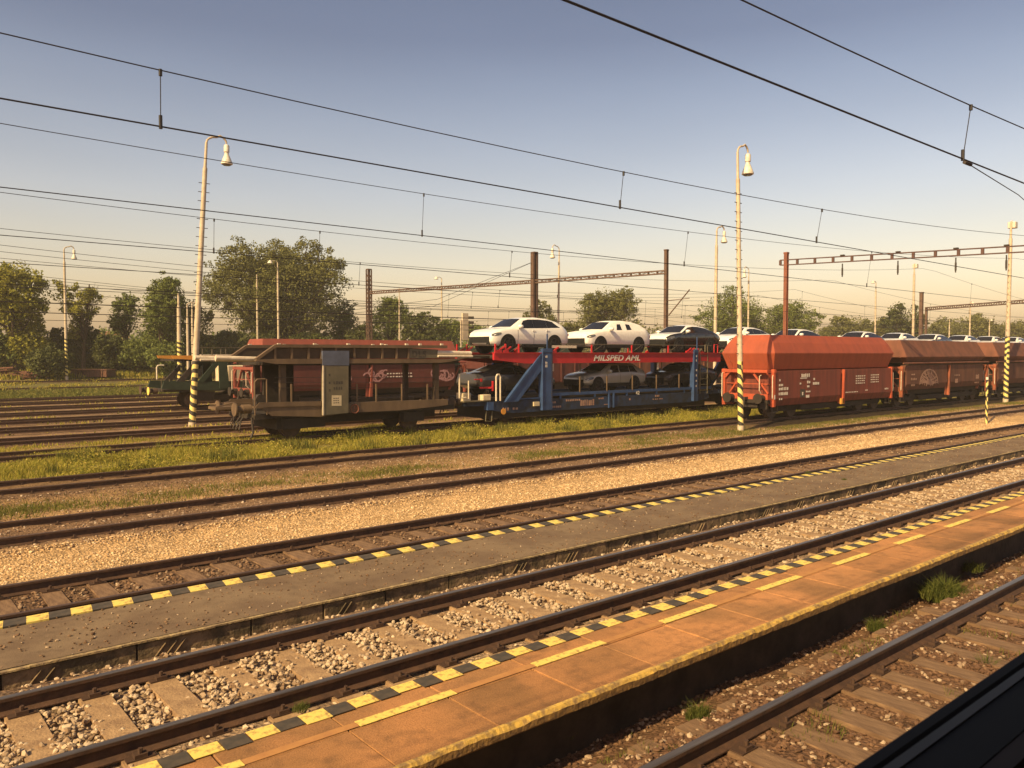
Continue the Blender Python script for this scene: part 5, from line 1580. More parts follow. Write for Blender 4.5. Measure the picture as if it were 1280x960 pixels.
        m = MB(); m.bar((-.3, -1.3, 1.08), (1.2, -1.3, 1.08), .3, .05); m.build('end_plate', 'panel_grey', root)
        m = MB(); m.box((1.0, -1.46, .65), (1.35, -1.2, 1.02)); m.build('corner_box', 'blue_c', root)
        m = MB(); m.bar((.9, -1.0, 1.65), (1.5, -1.2, 1.65), .08); m.bar((1.5, -1.2, 1.5), (1.5, -1.2, 1.95), .08); m.box((.75, -.8, 2.0), (1.2, -.78, 2.05)); m.build('lock_lever', 'red_beam', root)
        tx = text_mesh('MILSPED AML', .40, 'lettering', 'letter_white', ub, (7.72, -1.508, 2.84), shear=.25, bold=.010, width=1.05)
        tx.scale = (1.42, 1, 1)
        text_mesh('42', .26, 'lettering', 'letter_white', root, (11.0, -1.46, 1.03), bold=.006, width=1.2)
        marks('lettering', root, -1.425, [(5.0, .80, .25, .1, 2), (5.0, .58, .6, .1, 5), (5.9, .86, 1.0, .10, 8), (6.9, .6, 1.0, .3, 7), (8.2, .88, .4, .09, 3), (8.6, .58, .5, .04, 1), (12.4, .7, .9, .06, 5), (12.6, .85, .4, .12, 3), (1.9, .58, .4, .15, 3), (2.5, .6, .35, .12, 2), (10.5, .75, .2, .12, 1)], m='mark_dim')
        m = MB(); m.cyl((1.95, -1.44, .55), (1.95, -1.42, .55), .14, 14); m.build('round_plate', 'orange_beam', root)
        m = MB(); m.box((3.75, -1.5, .72), (4.1, -1.42, .92)); m.build('plate', 'beige_box', root)
        m = MB(); m.tube([(1.05, -1.3, .6), (1.0, -1.3, .15), (1.35, -1.3, .12), (1.4, -1.3, .6)], .025); m.build('step', 'panel_grey', root)
        # ladder beside the second tower
        m = MB()
        for x in (16.45, 17.15): m.bar((x, -1.5, .9), (x, -1.5, 3.3), .045)
        for k in range(7): m.bar((16.45, -1.5, 1.1 + k * .33), (17.15, -1.5, 1.1 + k * .33), .035)
        m.tube([(16.9, -1.5, 3.3), (16.9, -1.5, 3.7), (17.1, -1.5, 3.7), (17.15, -1.5, 3.3)], .03)
        m.build('ladder', 'panel_grey', root)
    for x in (2.6, E - 3.0):
        m = MB(); m.box((x - .5, -1.2, .35), (x + .5, -.9, .75)); m.box((x - .5, .9, .35), (x + .5, 1.2, .75)); b_ = m.build('axle_box', 'under', root); wheelset(b_, x, .40)
    buffers(root, -.1, -1, 'wheel')
    if detail is False: buffers(root, E, 1)
    return root
carrier_blue(21.1, 18.4, 'blue two deck car carrier with red upper beam carrying new cars')
carrier_blue(39.9, 15.0, 'next blue car carrier, hidden behind the bright red hopper wagon', detail=False)
carrier_blue(55.6, 19.0, 'blue car carrier behind the graffiti wagon, its cars showing above', detail=False)
carrier_blue(75.0, 19.0, 'farthest blue car carrier, behind the wagon at the right edge', detail=False)

def carrier_brown():
    t0 = at_d(320, 510, 28.2).x
    t1 = at_d(560, 480, 28.2).x
    L = t1 - t0
    root = thing('car_carrier_wagon', 'empty grey brown car carrier with open lower deck and a tall grey panel', 'car carrier', (t0, 29.6, -.1), 'car carrier wagons')
    def P(px, py, d=28.2):
        p = at_d(px, py, d); return (p.x - t0, p.z + .1)
    def poly(pts, d=28.2): return [P(x, y, d) for x, y in pts]
    def both(mb, pts, y0, y1):
        mb.prism_y(pts, -y0, -y1); mb.prism_y(pts, y1, y0)
    m = MB(); both(m, poly([(317, 510), (328, 511), (340, 520), (402, 521), (434, 516), (500, 513), (547, 508), (560, 506), (560, 499), (440, 503), (434, 505), (402, 506), (317, 508)]), 1.40, 1.28)
    both(m, poly([(317, 511), (324, 503), (402, 501.5), (402, 507), (340, 508.5)]), 1.44, 1.402)
    m.build('solebar', 'grey_br', root)
    m = MB(); m.box((0, -1.27, .78), (L + .4, 1.27, .98)); m.box((.9, -1.1, .35), (2.9, 1.1, .775)); m.box((3.0, -.6, .45), (8.4, .6, .775)); m.build('lower_deck', 'under', root)
    # upper deck: flange, recessed side with ribs, cap rail
    fl = poly([(320, 449.5), (344, 448.5), (560, 449), (585, 446.5), (560, 452.5), (548, 453.5), (344, 455), (318, 451)])
    m = MB(); both(m, fl, 1.50, 1.36); m.build('deck_edge_beam', 'grey_br', root)
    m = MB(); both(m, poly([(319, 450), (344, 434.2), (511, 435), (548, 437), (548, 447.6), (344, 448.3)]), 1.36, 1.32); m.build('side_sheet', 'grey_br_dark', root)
    m = MB()
    a = P(344, 432.3); b_ = P(558, 433.5)
    for s_ in (-1, 1):
        m.bar((P(320, 449.5)[0], s_ * 1.38, P(320, 449.5)[1]), (a[0], s_ * 1.38, a[1]), .16, .1)
        m.bar((a[0], s_ * 1.38, a[1]), (b_[0], s_ * 1.38, b_[1]), .18, .12)
        for px in (344, 365, 386, 402, 420, 443, 461, 478, 496, 511):
            q = P(px, 441)
            m.box((q[0] - .04, s_ * 1.42, P(px, 448.4)[1]), (q[0] + .04, s_ * 1.365, a[1]))
    m.build('cap_rail', 'grey_br', root)
    m = MB(); q = poly([(512, 436), (547, 437), (547, 447.5), (512, 447.5)]); m.prism_y(q, -1.40, -1.365); pn = m.build('end_panel', 'panel_grey', root)
    g0 = P(515, 446.2)
    text_mesh('DLS', .36, 'graffiti', 'blackpaint', pn, (g0[0], -1.404, g0[1]), bold=.02, width=1.25)
    m = MB(); m.box((P(330, 450)[0], -1.3, 2.78), (P(575, 450)[0], 1.3, 2.88)); m.build('upper_deck', 'under', root)
    # small hooks on the cap rail
    m = MB()
    for px in (347, 392, 434, 476, 507, 524, 551):
        q = P(px, 431.5)
        for s_ in (-1, 1): m.box((q[0], s_ * 1.42, q[1]), (q[0] + .12, s_ * 1.34, q[1] + .07))
    m.build_each('hook', 'white_tube', root)
    # white tubes at the right end
    q = P(547, 441); m = MB()
    for s_ in (-1, 1): m.cyl((q[0], s_ * 1.3, q[1]), (q[0] + 1.85, s_ * 1.3, q[1] - .03), .10, 12); m.cyl((q[0], s_ * 1.42, q[1] - .14), (q[0] + 1.85, s_ * 1.42, q[1] - .16), .05, 10)
    m.build_each('bridging_tube', 'white_tube', root, smooth=True)
    m = MB(); q = P(318, 449)
    for s_ in (-1, 1): m.cyl((q[0] - 1.3, s_ * 1.1, q[1] + .05), (q[0] + .3, s_ * 1.1, q[1]), .09, 10); m.cyl((q[0] - 1.2, s_ * .8, q[1] - .03), (q[0] + .3, s_ * .8, q[1] - .05), .05, 8)
    m.build_each('bridging_tube', 'white_tube', root)
    # tall panel
    m = MB(); q = poly([(402, 457), (434, 457), (434, 516), (402, 519)]); m.prism_y(q, -1.52, -1.36); tp_ = m.build('tall_panel', 'panel_grey', root, bevel=.01)
    m = MB(); q = poly([(401.5, 438.5), (434.5, 438.5), (434.5, 456.7), (401.5, 456.7)]); m.prism_y(q, -1.53, -1.36); m.build('panel_top', 'panel_blue', root)
    m = MB(); q = poly([(401.5, 457), (403, 457), (403, 519), (401.5, 519)]); m.prism_y(q, -1.54, -1.5); m.build('panel_edge', 'white_tube', root)
    m = MB(); q = poly([(413, 494), (425, 494), (425, 507), (413, 507)]); m.prism_y(q, -1.526, -1.52); sg = m.build('notice_board', 'beige_box', tp_)
    q = P(414, 497); marks('notice_text', sg, -1.526, [(q[0] + .03, q[1] - .04 - .09 * k, .26, .04, 3) for k in range(3)], m='blackpaint')
    q = P(415, 480); marks('lettering', tp_, -1.521, [(q[0], q[1] - .22 * k, .42, .12, 4) for k in range(2)] + [(P(409, 470)[0], P(409, 470)[1] - .3 * k, .1, .1, 1) for k in range(3)], m='blackpaint')
    # red posts / supports on the lower deck ends and slim railings
    m = MB()
    for px in (365, 447, 471, 503, 535):
        q = P(px, 502); m.bar((q[0], -1.36, .95), (q[0], -1.36, P(px, 480)[1]), .05)
    m.build_each('stanchion', 'grey_br', root)
    m = MB()
    for py in (472, 478, 485):
        a = P(345, py); b_ = P(547, py - .3)
        m.bar((a[0], -1.30, a[1]), (b_[0], -1.30, b_[1]), .02)
    m.build_each('side_cable', 'dark_metal', root)
    m = MB(); q0 = P(319, 508); q1 = P(326, 474)
    m.tube([(q0[0], -1.38, .95), (q0[0], -1.38, q1[1] - .1), (q0[0] + .1, -1.38, q1[1]), (q0[0] + .4, -1.38, q1[1]), ], .028); m.cyl((q0[0] + .45, -1.38, .95), (q0[0] + .45, -1.38, q1[1]), .028, 8)
    m.build_each('handrail', 'grey_br', root)
    # end posts that carry the deck
    m = MB()
    for px in (352, 545):
        q = P(px, 460)
        for s_ in (-1, 1): m.box((q[0], s_ * 1.3, .95), (q[0] + .22, s_ * 1.12, 2.8))
    m.build_each('deck_post', 'grey_br_dark', root)
    m = MB(); q = P(346, 470); m.cyl((q[0] + .1, .3, 1.4), (q[0] + .1, .65, 1.4), .22, 12); m.box((q[0] - .1, .3, .98), (q[0] + .3, .65, 1.3)); m.build('winch', 'dark_metal', root)
    m = MB(); q = P(361, 500); m.box((q[0], .9, .98), (q[0] + 1.25, 1.1, 2.75)); m.build('end_bulkhead', 'under', root)
    m = MB(); q = P(460, 500); m.box((q[0], 1.0, .98), (q[0] + .55, 1.1, 2.75)); m.build('inner_bulkhead', 'under', root)
    m = MB(); q = P(443, 511); c = (q[0], -1.44, q[1])
    m.tube([(c[0] + .17 * math.cos(a), c[1], c[2] + .17 * math.sin(a)) for a in np.linspace(0, 6.283, 17)], .02); m.bar((c[0] - .17, c[1], c[2]), (c[0] + .17, c[1], c[2]), .02); m.bar((c[0], c[1], c[2] - .17), (c[0], c[1], c[2] + .17), .02); m.build('hand_wheel', 'mast_rust', root)
    for x in (1.6, L - 1.6):
        m = MB(); m.box((x - .5, -1.2, .35), (x + .5, -.9, .75)); m.box((x - .5, .9, .35), (x + .5, 1.2, .75)); b2_ = m.build('axle_box', 'under', root); wheelset(b2_, x, .42)
    buffers(root, 0, -1, 'grey_br', z=1.16, k=1.35)
    m = MB()
    for k in range(3): m.tube([(-.02, -.2 + .3 * k, .8), (-.3, -.25 + .3 * k, .45), (-.15, -.1 + .3 * k, .3), (-.0, .3 * k, .7)], .025)
    m.tube([(-.05, -1.1, .85), (-.02, -1.15, .3), (-.1, -1.15, .12)], .04)
    m.build_each('brake_hose', 'dark_metal', root)
    m = MB(); m.box((-.9, .2, 1.1), (-.1, 1.0, 1.2)); m.bar((-.85, .25, 1.2), (-.1, .25, 1.35), .05); m.bar((-.85, .95, 1.2), (-.1, .95, 1.35), .05); m.build('end_step', 'grey_br', root)
carrier_brown()

def carrier_green():
    dn = 48.0
    t0 = at_d(200, 485, dn).x
    root = thing('car_carrier_wagon', 'green car carrier with an orange upper beam, far left behind the leaning lamp post', 'car carrier', (t0, 49.4, -.08), 'car carrier wagons')
    def P(px, py): p = at_d(px, py, dn); return (p.x - t0, p.z + .08)
    def poly(pts): return [P(x, y) for x, y in pts]
    def both(mb, pts, y0, y1): mb.prism_y(pts, -y0, -y1); mb.prism_y(pts, y1, y0)
    L = P(330, 485)[0]
    m = MB(); both(m, poly([(202, 486), (205, 477), (330, 478), (330, 488), (215, 487)]), 1.42, 1.30); m.build('solebar', 'green_c', root)
    m = MB(); m.box((.2, -1.29, .95), (L, 1.29, 1.1)); m.build('lower_deck', 'under', root)
    m = MB(); both(m, poly([(214, 444.5), (216, 448), (266, 451.5), (270, 449), (270, 444.5)]), 1.46, 1.36); m.build('upper_side_beam', 'orange_beam', root)
    m = MB(); both(m, poly([(270, 443), (322, 443), (322, 449), (270, 450)]), 1.46, 1.36); m.build('upper_side_beam', 'white_tube', root)
    m = MB(); both(m, poly([(273, 451), (283, 451), (286, 485), (274, 485)]), 1.50, 1.36)
    both(m, poly([(247, 477), (255, 477), (274, 455), (274, 449), (270, 450)]), 1.46, 1.36); m.build('deck_tower', 'green_c', root)
    m = MB(); both(m, poly([(222, 477), (232, 477), (243, 462), (242, 456)]), 1.2, 1.1); m.build('ramp_brace', 'dark_metal', root)
    m = MB(); a = P(218, 446); m.box((a[0], -1.3, a[1] - .25), (L, 1.3, a[1] - .15)); m.build('upper_deck', 'under', root)
    m = MB(); both(m, poly([(270, 489), (240, 489), (245, 501), (268, 501)]), 1.25, 1.15); m.build('bogie_frame', 'under', root)
    b_ = m = MB(); m.box((3.2, -1.1, .4), (5.2, 1.1, .7)); ab = m.build('axle_box', 'under', root); wheelset(ab, 2.0, .42); wheelset(ab, 4.6, .42)
    m = MB()
    for px, py in ((203, 470), (213, 466)):
        q = P(px, py); m.bar((q[0], -1.2, 1.0), (q[0], -1.2, 1.7), .04)
    for px in (253, 265, 276, 282, 306):
        q = P(px, 436); m.bar((q[0], -1.4, P(px, 444)[1]), (q[0], -1.4, q[1]), .05)
    a = P(250, 434.5); b2_ = P(310, 434.5); m.bar((a[0], -1.4, a[1]), (b2_[0], -1.4, b2_[1]), .035)
    m.build('guard_rail', 'panel_grey', root)
    buffers(root, 0, -1, 'wheel')
    m = MB(); m.cyl((-.48, -.87, 1.02), (-.51, -.87, 1.02), .23, 16); m.build('buffer_face', 'yellow', root)
carrier_green()
# pale load seen through the gap
pl = thing('freight_container', 'pale yellow box body standing on the far track between the green and the brown carrier', 'container', (0, 54.6, 0))
a = at_d(285, 470, 53.4); b_ = at_d(312, 457, 53.4)
m = MB(); m.box((a.x, -1.2, .9), (b_.x + 1.0, 1.2, b_.z)); m.build('box_body', 'beige_box', pl, bevel=.03)
m = MB(); m.box((a.x - .1, -1.25, .5), (b_.x + 1.1, 1.25, .89)); m.build('underframe', 'under', pl)
for x in (a.x + .6, b_.x + .3): wheelset(pl, x, .42)

# ------------------------------------------------------------------ locomotive behind (only its pantograph shows) and the signal
lc = at_d(612, 398, 49.4)
loco = thing('electric_locomotive', 'dark raised pantograph of a locomotive showing left of the first white car', 'locomotive', (lc.x - 6, 49.4, -.08))
m = MB(); m.prism_x([(-1.45, 1.0), (1.45, 1.0), (1.5, 3.0), (1.2, 3.65), (-1.2, 3.65), (-1.5, 3.0)], 0, 15); m.build('body', 'green_c', loco, bevel=.08)
m = MB(); m.box((.3, -1.2, .4), (14.7, 1.2, .99)); m.build('underframe', 'under', loco)
for x in (2, 4.5, 10.5, 13): wheelset(loco, x, .5)
m = MB()
for s_ in (-.55, .55):
    m.cyl((9.4, s_ * .9, 3.75), (8.4, s_ * .8, 4.5), .035, 6); m.cyl((8.4, s_ * .8, 4.5), (6.4, s_ * .4, 5.05), .03, 6)
    m.cyl((9.4, s_, 3.6), (9.4, s_, 3.8), .06, 6)
m.tube([(6.0, -1.0, 5.0), (6.0, -.8, 5.16), (6.0, .8, 5.16), (6.0, 1.0, 5.0)], .04, 6); m.tube([(6.5, -1.0, 5.0), (6.5, -.8, 5.16), (6.5, .8, 5.16), (6.5, 1.0, 5.0)], .04, 6)
m.bar((6.0, -.5, 5.1), (6.5, -.5, 5.1), .05); m.bar((6.0, .5, 5.1), (6.5, .5, 5.1), .05)
m.build('pantograph', 'dark_metal', loco)

sp = at_depth(582, 390, 75)
sig = thing('railway_signal', 'pale signal with a column of five black hooded lamps, left of the first white car', 'signal', (sp.x, sp.y, -.3))
m = MB(); m.cyl((-.55, 0, 0), (-.55, 0, 6.6), .07, 8); m.cyl((.2, 0, 0), (.2, 0, 5.0), .05, 8); m.build('pole', 'steel_pole', sig)
m = MB(); m.box((-.4, -.1, 4.7), (.25, .1, 7.2)); m.build('signal_plate', 'house_wall', sig)
m = MB()
for k in range(5): m.cyl((.25, -.1, 4.95 + k * .46), (.72, -.3, 4.95 + k * .46), .13, 10)
m.build('lamp_hood', 'dark_metal', sig)

# ------------------------------------------------------------------ trees
def tree(name, label, px, ytop, ybot, wpx, dep, leaf, nleaf=9000, zb=1.0, dens=.8, trunk=.3, lobes=18, size=.30, sparse=False, cat='tree', group='trees behind the yard', seed=0, shape=1.0, lean=0, lr=(.20, .36)):
    rs_ = np.random.default_rng(seed + abs(int(px)) * 7)
    base = at_depth(px, 470, dep); base.z = zb
    top = at_depth(px, ytop, dep).z; bot = at_depth(px, ybot, dep).z
    root = thing(name, label, cat, base, group)
    Hc = top - bot; Rw = wpx * dep / F_PX * .5
    cz = (top + bot) / 2 - zb
    C, R = [], []
    for k in range(lobes):
        # lobe centres inside an uneven ellipsoid
        u = rs_.normal(0, 1, 3); u /= np.linalg.norm(u); q = rs_.uniform(.30, .86)
        C.append((u[0] * Rw * q, u[1] * Rw * q, cz + u[2] * Hc * .5 * q * shape)); R.append(rs_.uniform(*lr) * min(Rw, Hc * .5) * (1 if not sparse else .6))
    C = np.array(C); R = np.array(R)
    # limbs
    m = MB(); h0 = max(.5, (bot - zb) + Hc * .18)
    tr = max(.12, trunk)
    m.tube([(0, 0, -.3), (lean * .2, 0, h0 * .5), (lean * .5, .1, h0), (lean, 0, cz + Hc * .2)], [tr * 1.2, tr, tr * .8, tr * .3], 7)
    lk = .45 if not sparse else .22
    for c, r in zip(C, R):
        h1 = rs_.uniform(.55, 1.0) * h0 if c[2] > h0 else h0 * .5
        p0 = Vector((lean * .4, 0, h1)); p1 = Vector(c)
        mid = p0.lerp(p1, .5) + Vector((rs_.normal(0, .3), rs_.normal(0, .3), -.1 * Hc * .3))
        m.tube([p0, mid, p1], [tr * lk, tr * lk * .6, tr * .07], 5)
        if sparse or dens < .7:
            for _ in range(5):
                q = p1 + Vector(tuple(rs_.normal(0, 1, 3))) * r * 1.1
                m.tube([mid.lerp(p1, .6), q], [tr * .12, tr * .04], 4)
    m.build('trunk', 'bark', root)
    # clump level: each lobe carries sub clumps, leaves sit near the sub clump shells
    nsub = 22 if not sparse else 9
    sub = []; 
    for c, r in zip(C, R):
        for _ in range(nsub):
            u = rs_.normal(0, 1, 3); u /= np.linalg.norm(u)
            sub.append((*(c + u * r * rs_.uniform(.55, 1.1)), r * rs_.uniform(.20, .36) * (2.4 if sparse else 1)))
    sub = np.array(sub)
    w_ = sub[:, 3] ** 2; w_ /= w_.sum()
    idx = rs_.choice(len(sub), nleaf, p=w_)
    u = rs_.normal(0, 1, (nleaf, 3)); u /= np.linalg.norm(u, axis=1)[:, None]
    rr = sub[idx, 3] * rs_.uniform(.45, 1.12, nleaf) ** .7
    P = sub[idx, :3] + u * rr[:, None] * np.array([1.15, 1.15, .8])
    if not sparse:                       # leaves between the clumps
        nf = int(nleaf * .22); uu = rs_.normal(0, 1, (nf, 3)); uu /= np.linalg.norm(uu, axis=1)[:, None]
        wob = 1 + .13 * np.sin(uu[:, 0] * 6 + seed) * np.sin(uu[:, 2] * 5 + seed * 2) + .08 * np.sin(uu[:, 0] * 13 + uu[:, 2] * 11)
        P[:nf] = uu * (rs_.uniform(.12, 1, nf) ** .45 * .82 * wob)[:, None] * np.array([Rw, Rw, Hc * .5]) + np.array([0, 0, cz])
    P[:, 2] = np.maximum(P[:, 2], .05)
    s = size * .82 * rs_.uniform(.5, 1.3, nleaf)
    nrm = u * .6 + rs_.normal(0, .6, (nleaf, 3)) + np.array([0, 0, .35]); nrm /= np.linalg.norm(nrm, axis=1)[:, None]
    a = np.cross(nrm, rs_.normal(0, 1, (nleaf, 3))); a /= np.linalg.norm(a, axis=1)[:, None]
    b2 = np.cross(nrm, a)
    a *= s[:, None] * .5; b2 *= s[:, None] * .33
    V = np.stack([P - a, P - b2 * 1.0 + a * .1, P + a, P + b2], 1).reshape(-1, 3)
    Fc = (np.arange(nleaf) * 4)[:, None] + np.array([[0, 1, 2, 3]])
    rnd = np.clip(.5 + rs_.normal(0, .16, nleaf) + (rs_.uniform(-.34, .34, len(sub)))[idx], 0, 1)
    np_mesh('crown', V, Fc, LEAF[leaf], rnd, parent=root)
    return root

T_ = tree
T_('broadleaf_tree', 'sunlit yellow green tree at the left edge', 18, 318, 425, 100, 84, 'yellow', 20250, lobes=22, seed=1, size=.34)
T_('broadleaf_tree', 'thin airy tree with bare twigs right of the striped lone lamp post', 104, 324, 428, 70, 88, 'yellow', 5200, lobes=24, sparse=True, seed=2, trunk=.22, dens=.3, lean=.8, size=.30)
T_('broadleaf_tree', 'small dark tree with a ragged crown between the airy tree and the willow like one', 158, 362, 425, 48, 92, 'green', 5670, lobes=12, seed=3, dens=.6, size=.32)
T_('broadleaf_tree', 'upright dark green tree behind the leaning lamp post', 212, 340, 452, 78, 88, 'green', 20250, lobes=24, seed=4)
T_('broadleaf_tree', 'grey green rounded shrub tree right of the leaning lamp post', 248, 372, 450, 46, 90, 'olive', 8100, lobes=12, seed=44)
T_('broadleaf_tree', 'largest round spreading tree behind the brown carrier', 352, 293, 436, 192, 100, 'olive', 81000, lobes=70, seed=5, trunk=.6, size=.34, lr=(.17, .30))
T_('broadleaf_tree', 'low green tree right of the largest round tree', 425, 372, 432, 60, 106, 'green', 9450, lobes=14, seed=6)
T_('broadleaf_tree', 'feathery green tree right of the lattice mast', 488, 364, 430, 62, 104, 'green', 12150, lobes=18, seed=7)
T_('bush', 'dark bush behind the right half of the brown carrier', 528, 386, 436, 60, 102, 'dark', 9450, lobes=14, seed=8, cat='bush')
T_('bush', 'bush between the signal and the feathery tree', 562, 394, 436, 50, 104, 'green', 8100, lobes=12, seed=9, cat='bush')
T_('bush', 'low bush left of the first white car', 604, 404, 436, 50, 118, 'green', 6750, lobes=12, seed=10, cat='bush')
T_('broadleaf_tree', 'small tree hugging the dark double mast', 675, 376, 430, 52, 120, 'olive', 9450, lobes=14, seed=11)
T_('broadleaf_tree', 'loose round tree above the covered white car', 758, 356, 430, 96, 112, 'olive', 27000, lobes=26, seed=12, trunk=.4)
T_('bush', 'low bush between the mast tree and the loose round tree', 712, 396, 436, 40, 118, 'olive', 6075, lobes=10, seed=13, cat='bush')
T_('bush', 'low bush behind the black car', 838, 408, 438, 46, 126, 'green', 6075, lobes=10, seed=14, cat='bush')
T_('broadleaf_tree', 'wide dark tree behind the tall rung lamp post', 915, 357, 440, 104, 118, 'green', 29700, lobes=28, seed=15, trunk=.4)
T_('broadleaf_tree', 'dark tree behind the rust red mast', 990, 370, 440, 74, 122, 'green', 20250, lobes=22, seed=16)
T_('broadleaf_tree', 'pale green tree left half of the far right clump', 1062, 390, 440, 72, 150, 'olive', 14850, lobes=18, seed=17, size=.42)
T_('broadleaf_tree', 'slender poplar like tree left of the truncated mast', 1120, 372, 440, 34, 140, 'dark', 10125, lobes=16, seed=18, size=.4)
T_('broadleaf_tree', 'second slender tree touching the truncated mast', 1143, 378, 440, 30, 142, 'dark', 8100, lobes=14, seed=19, size=.4)
T_('broadleaf_tree', 'low tree before the slender poplar like one', 1098, 394, 440, 52, 146, 'olive', 10125, lobes=14, seed=20, size=.42)
T_('broadleaf_tree', 'rounded hazy tree right of the truncated mast', 1212, 389, 440, 84, 165, 'olive', 16200, lobes=20, seed=21, size=.45)
T_('broadleaf_tree', 'hazy tree at the right edge', 1268, 396, 440, 70, 165, 'olive', 13500, lobes=18, seed=22, size=.45)
T_('bush', 'small bush just right of the truncated mast', 1170, 404, 440, 36, 165, 'olive', 6075, lobes=10, seed=23, size=.45, cat='bush')
# bushes on the left
hb = [(-8, 400, 474, 70, 84, 'green', 'dense bush at the left edge under the sunlit tree'), (38, 392, 472, 66, 85, 'yellow', 'sunlit bush left of the lone striped lamp post'), (72, 405, 470, 50, 88, 'dark', 'dark bush behind the lone striped lamp post'),
      (105, 398, 468, 60, 90, 'dark', 'dark bush under the airy tree'), (140, 412, 466, 56, 88, 'dark', 'low dark bush above the rusty scrap container'), (172, 418, 466, 54, 88, 'green', 'green bush below the small ragged tree'),
      (206, 424, 466, 56, 86, 'green', 'green bush left of the orange beam'), (250, 420, 464, 60, 90, 'dark', 'dark bush behind the orange beam'), (290, 408, 452, 64, 94, 'dark', 'blackish bush between leaning lamp post and largest tree'), (60, 428, 476, 60, 80, 'dark', 'lowest dark bush in front of the lone lamp post'),
      (330, 414, 448, 60, 96, 'dark', 'dark bush in front of the trunk of the largest tree'), (385, 412, 444, 64, 98, 'green', 'green bush under the right half of the largest tree'), (455, 404, 444, 60, 100, 'dark', 'dark bush at the foot of the lattice mast')]
for i, (px, yt, yb, w_, dep, lf, lb) in enumerate(hb):
    T_('bush', lb, px, yt, yb, w_, dep, lf, 11000, zb=.6, lobes=16, seed=30 + i, cat='bush', group='bushes at the edge of the yard', trunk=.15, size=.34)
# far wooded horizon
def woods(name, label, px0, px1, dep, ytop, amp, n, leaf, size, step):
    sub = []
    for px in np.arange(px0, px1, step):
        yy = ytop + amp * (math.sin(px * .031) + .7 * math.sin(px * .083 + 1) + random.uniform(-.6, .6))
        dd = dep * random.uniform(.94, 1.08)
        p = at_depth(px, yy, dd); r = dd * random.uniform(9, 17) / F_PX
        k = 0; z = p.z - r * .8
        while z > 0:
            sub.append((p.x + random.uniform(-r, r) * .6, p.y + random.uniform(-r, r) * .6, z, r * random.uniform(.7, 1.1))); z -= r * .9
    sub = np.array(sub); w = sub[:, 3] ** 2; w /= w.sum()
    idx = RNG.choice(len(sub), n, p=w)
    u = RNG.normal(0, 1, (n, 3)); u /= np.linalg.norm(u, axis=1)[:, None]
    q = .75 + .25 * np.sin(u[:, 0] * 7 + idx) * np.sin(u[:, 2] * 6 + idx * 2.0)
    P = sub[idx, :3] + u * (sub[idx, 3] * q * RNG.uniform(.8, 1.15, n))[:, None]
    s = size * RNG.uniform(.5, 1.3, n)
    nrm = u * .6 + RNG.normal(0, .6, (n, 3)) + np.array([0, 0, .3]); nrm /= np.linalg.norm(nrm, axis=1)[:, None]
    a = np.cross(nrm, RNG.normal(0, 1, (n, 3))); a /= np.linalg.norm(a, axis=1)[:, None]; b2 = np.cross(nrm, a)
    V = np.stack([P - a * s[:, None] * .5, P - b2 * s[:, None] * .35, P + a * s[:, None] * .5, P + b2 * s[:, None] * .35], 1).reshape(-1, 3)
    Fc = (np.arange(n) * 4)[:, None] + np.array([[0, 1, 2, 3]])
    rnd = np.clip(.5 + RNG.normal(0, .14, n) + RNG.uniform(-.25, .25, len(sub))[idx], 0, 1)
    o = np_mesh(name, V, Fc, LEAF[leaf], rnd); o['kind'] = 'stuff'
    tag(o, label, 'woods')
woods('distant_woods', 'low distant line of woods along the right horizon', 600, 1420, 210, 408, 6, 70000, 'olive', .75, 9)
woods('hedge_thicket', 'dark thicket closing the gaps behind the left trees', -60, 640, 122, 414, 6, 60000, 'green', .42, 9)
woods('hedge_thicket', 'undergrowth at the foot of the left trees', -60, 330, 96, 430, 6, 42000, 'dark', .36, 10)

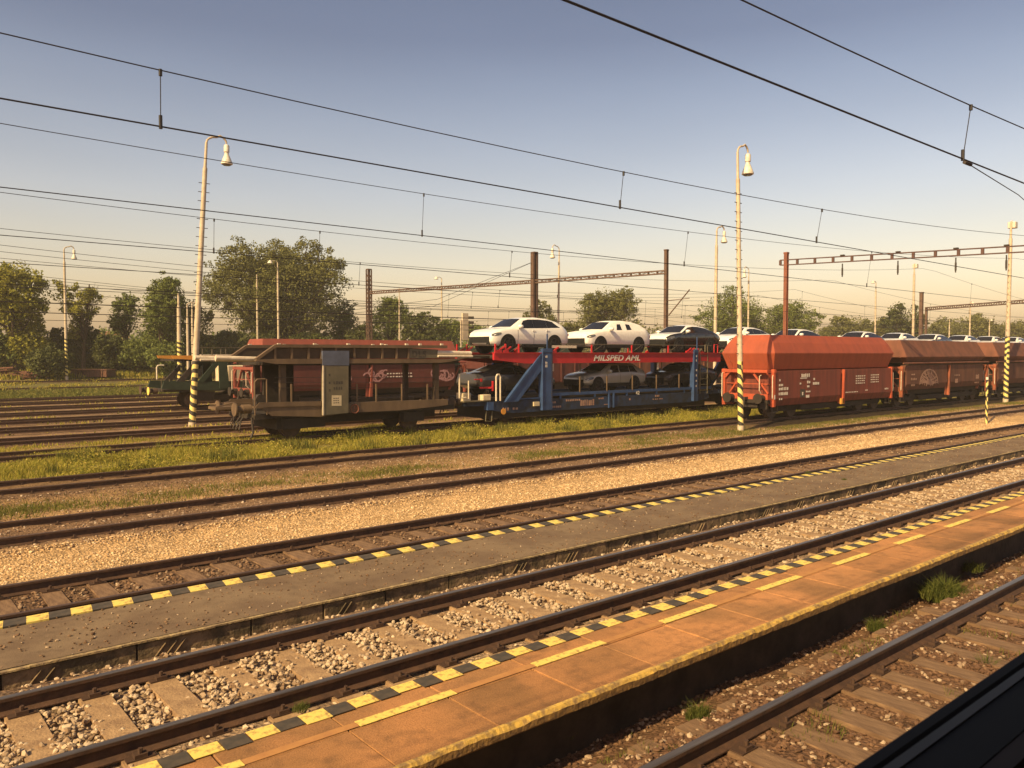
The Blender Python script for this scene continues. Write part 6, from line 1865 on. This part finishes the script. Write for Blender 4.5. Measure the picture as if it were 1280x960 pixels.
# ------------------------------------------------------------------ small far things
hs = at_depth(128, 404, 190)
h = thing('house', 'small far house roof glimpsed between the airy tree and the ragged tree', 'house', (hs.x, hs.y, 1))
m = MB(); m.box((-5, -4, -1), (5, 4, 4.2)); m.build('wall', 'house_wall', h)
m = MB(); m.prism_x([(-4.6, 4.1), (4.6, 4.1), (0, 7.4)], -5.4, 5.4); m.build('roof', 'roof_tile', h)
def pile(label, px0, px1, pyt, pyb, dep, n, box=False):
    a = at_depth(px0, pyb, dep); b_ = at_depth(px1, pyb, dep); top = at_depth(px0, pyt, dep).z
    root = thing('scrap_container' if box else 'scrap_pile', label, 'scrap', ((a.x + b_.x) / 2, (a.y + b_.y) / 2, a.z))
    L = (b_ - a).length; h_ = top - a.z; u = (b_ - a).normalized(); root.rotation_euler = (0, 0, math.atan2(u.y, u.x))
    m = MB()
    if box:
        m.box((-L / 2, -1, 0), (L / 2, 1, h_ * .85)); m.box((-L / 2 - .08, -1.08, h_ * .8), (L / 2 + .08, 1.08, h_ * .95))
        for k in range(9): m.box((-L / 2 + L * k / 8 - .06, -1.07, 0), (-L / 2 + L * k / 8 + .06, -1.0, h_ * .8))
        m.build('steel_box', 'rust_pile', root, bevel=.02)
    else:
        for k in range(n):
            x = random.uniform(-L / 2, L / 2); z = random.uniform(.05, h_) * (1 - abs(x) / L)
            l = random.uniform(.3, .9); a_ = random.uniform(-1, 1)
            m.bar((x - l, random.uniform(-.8, .8), z), (x + l, random.uniform(-.8, .8), max(0, z + a_ * .4)), random.uniform(.1, .35), random.uniform(.05, .25))
        m.build('scrap_metal', 'rust_pile', root)
pile('low rusty heap of scrap metal at the left edge under the bushes', -20, 46, 459, 476, 80, 70)
pile('rusty open steel box before the bushes, right of the lone lamp post', 96, 139, 461, 471, 84, 0, True)

# ------------------------------------------------------------------ haze
m = MB(); m.box((-130, -60, -3), (620, 620, 21.5))
hm, nt, b_ = _nt('haze_air')
nt.nodes.remove(b_)
pv = nt.nodes.new('ShaderNodeVolumePrincipled')
pv.inputs['Color'].default_value = (1.0, .93, .82, 1); pv.inputs['Density'].default_value = HAZE; pv.inputs['Anisotropy'].default_value = 0.0
nt.links.new(pv.outputs[0], nt.nodes['Material Output'].inputs['Volume'])
hz = m.build('haze', hm)
hz['kind'] = 'stuff'
hz['label'] = 'thin warm evening haze in the air over the yard'

pb = at_depth(196, 467, 70)
pr = thing('vent_pipe', 'small pale bent pipe sticking up beyond the green carrier', 'pipe', (pb.x, pb.y, pb.z))
m = MB(); m.tube([(0, 0, -.5), (0, 0, .55), (.08, 0, .7), (.3, 0, .74), (.6, 0, .72)], .06, 8); m.build('bent_tube', 'white_tube', pr, smooth=True)
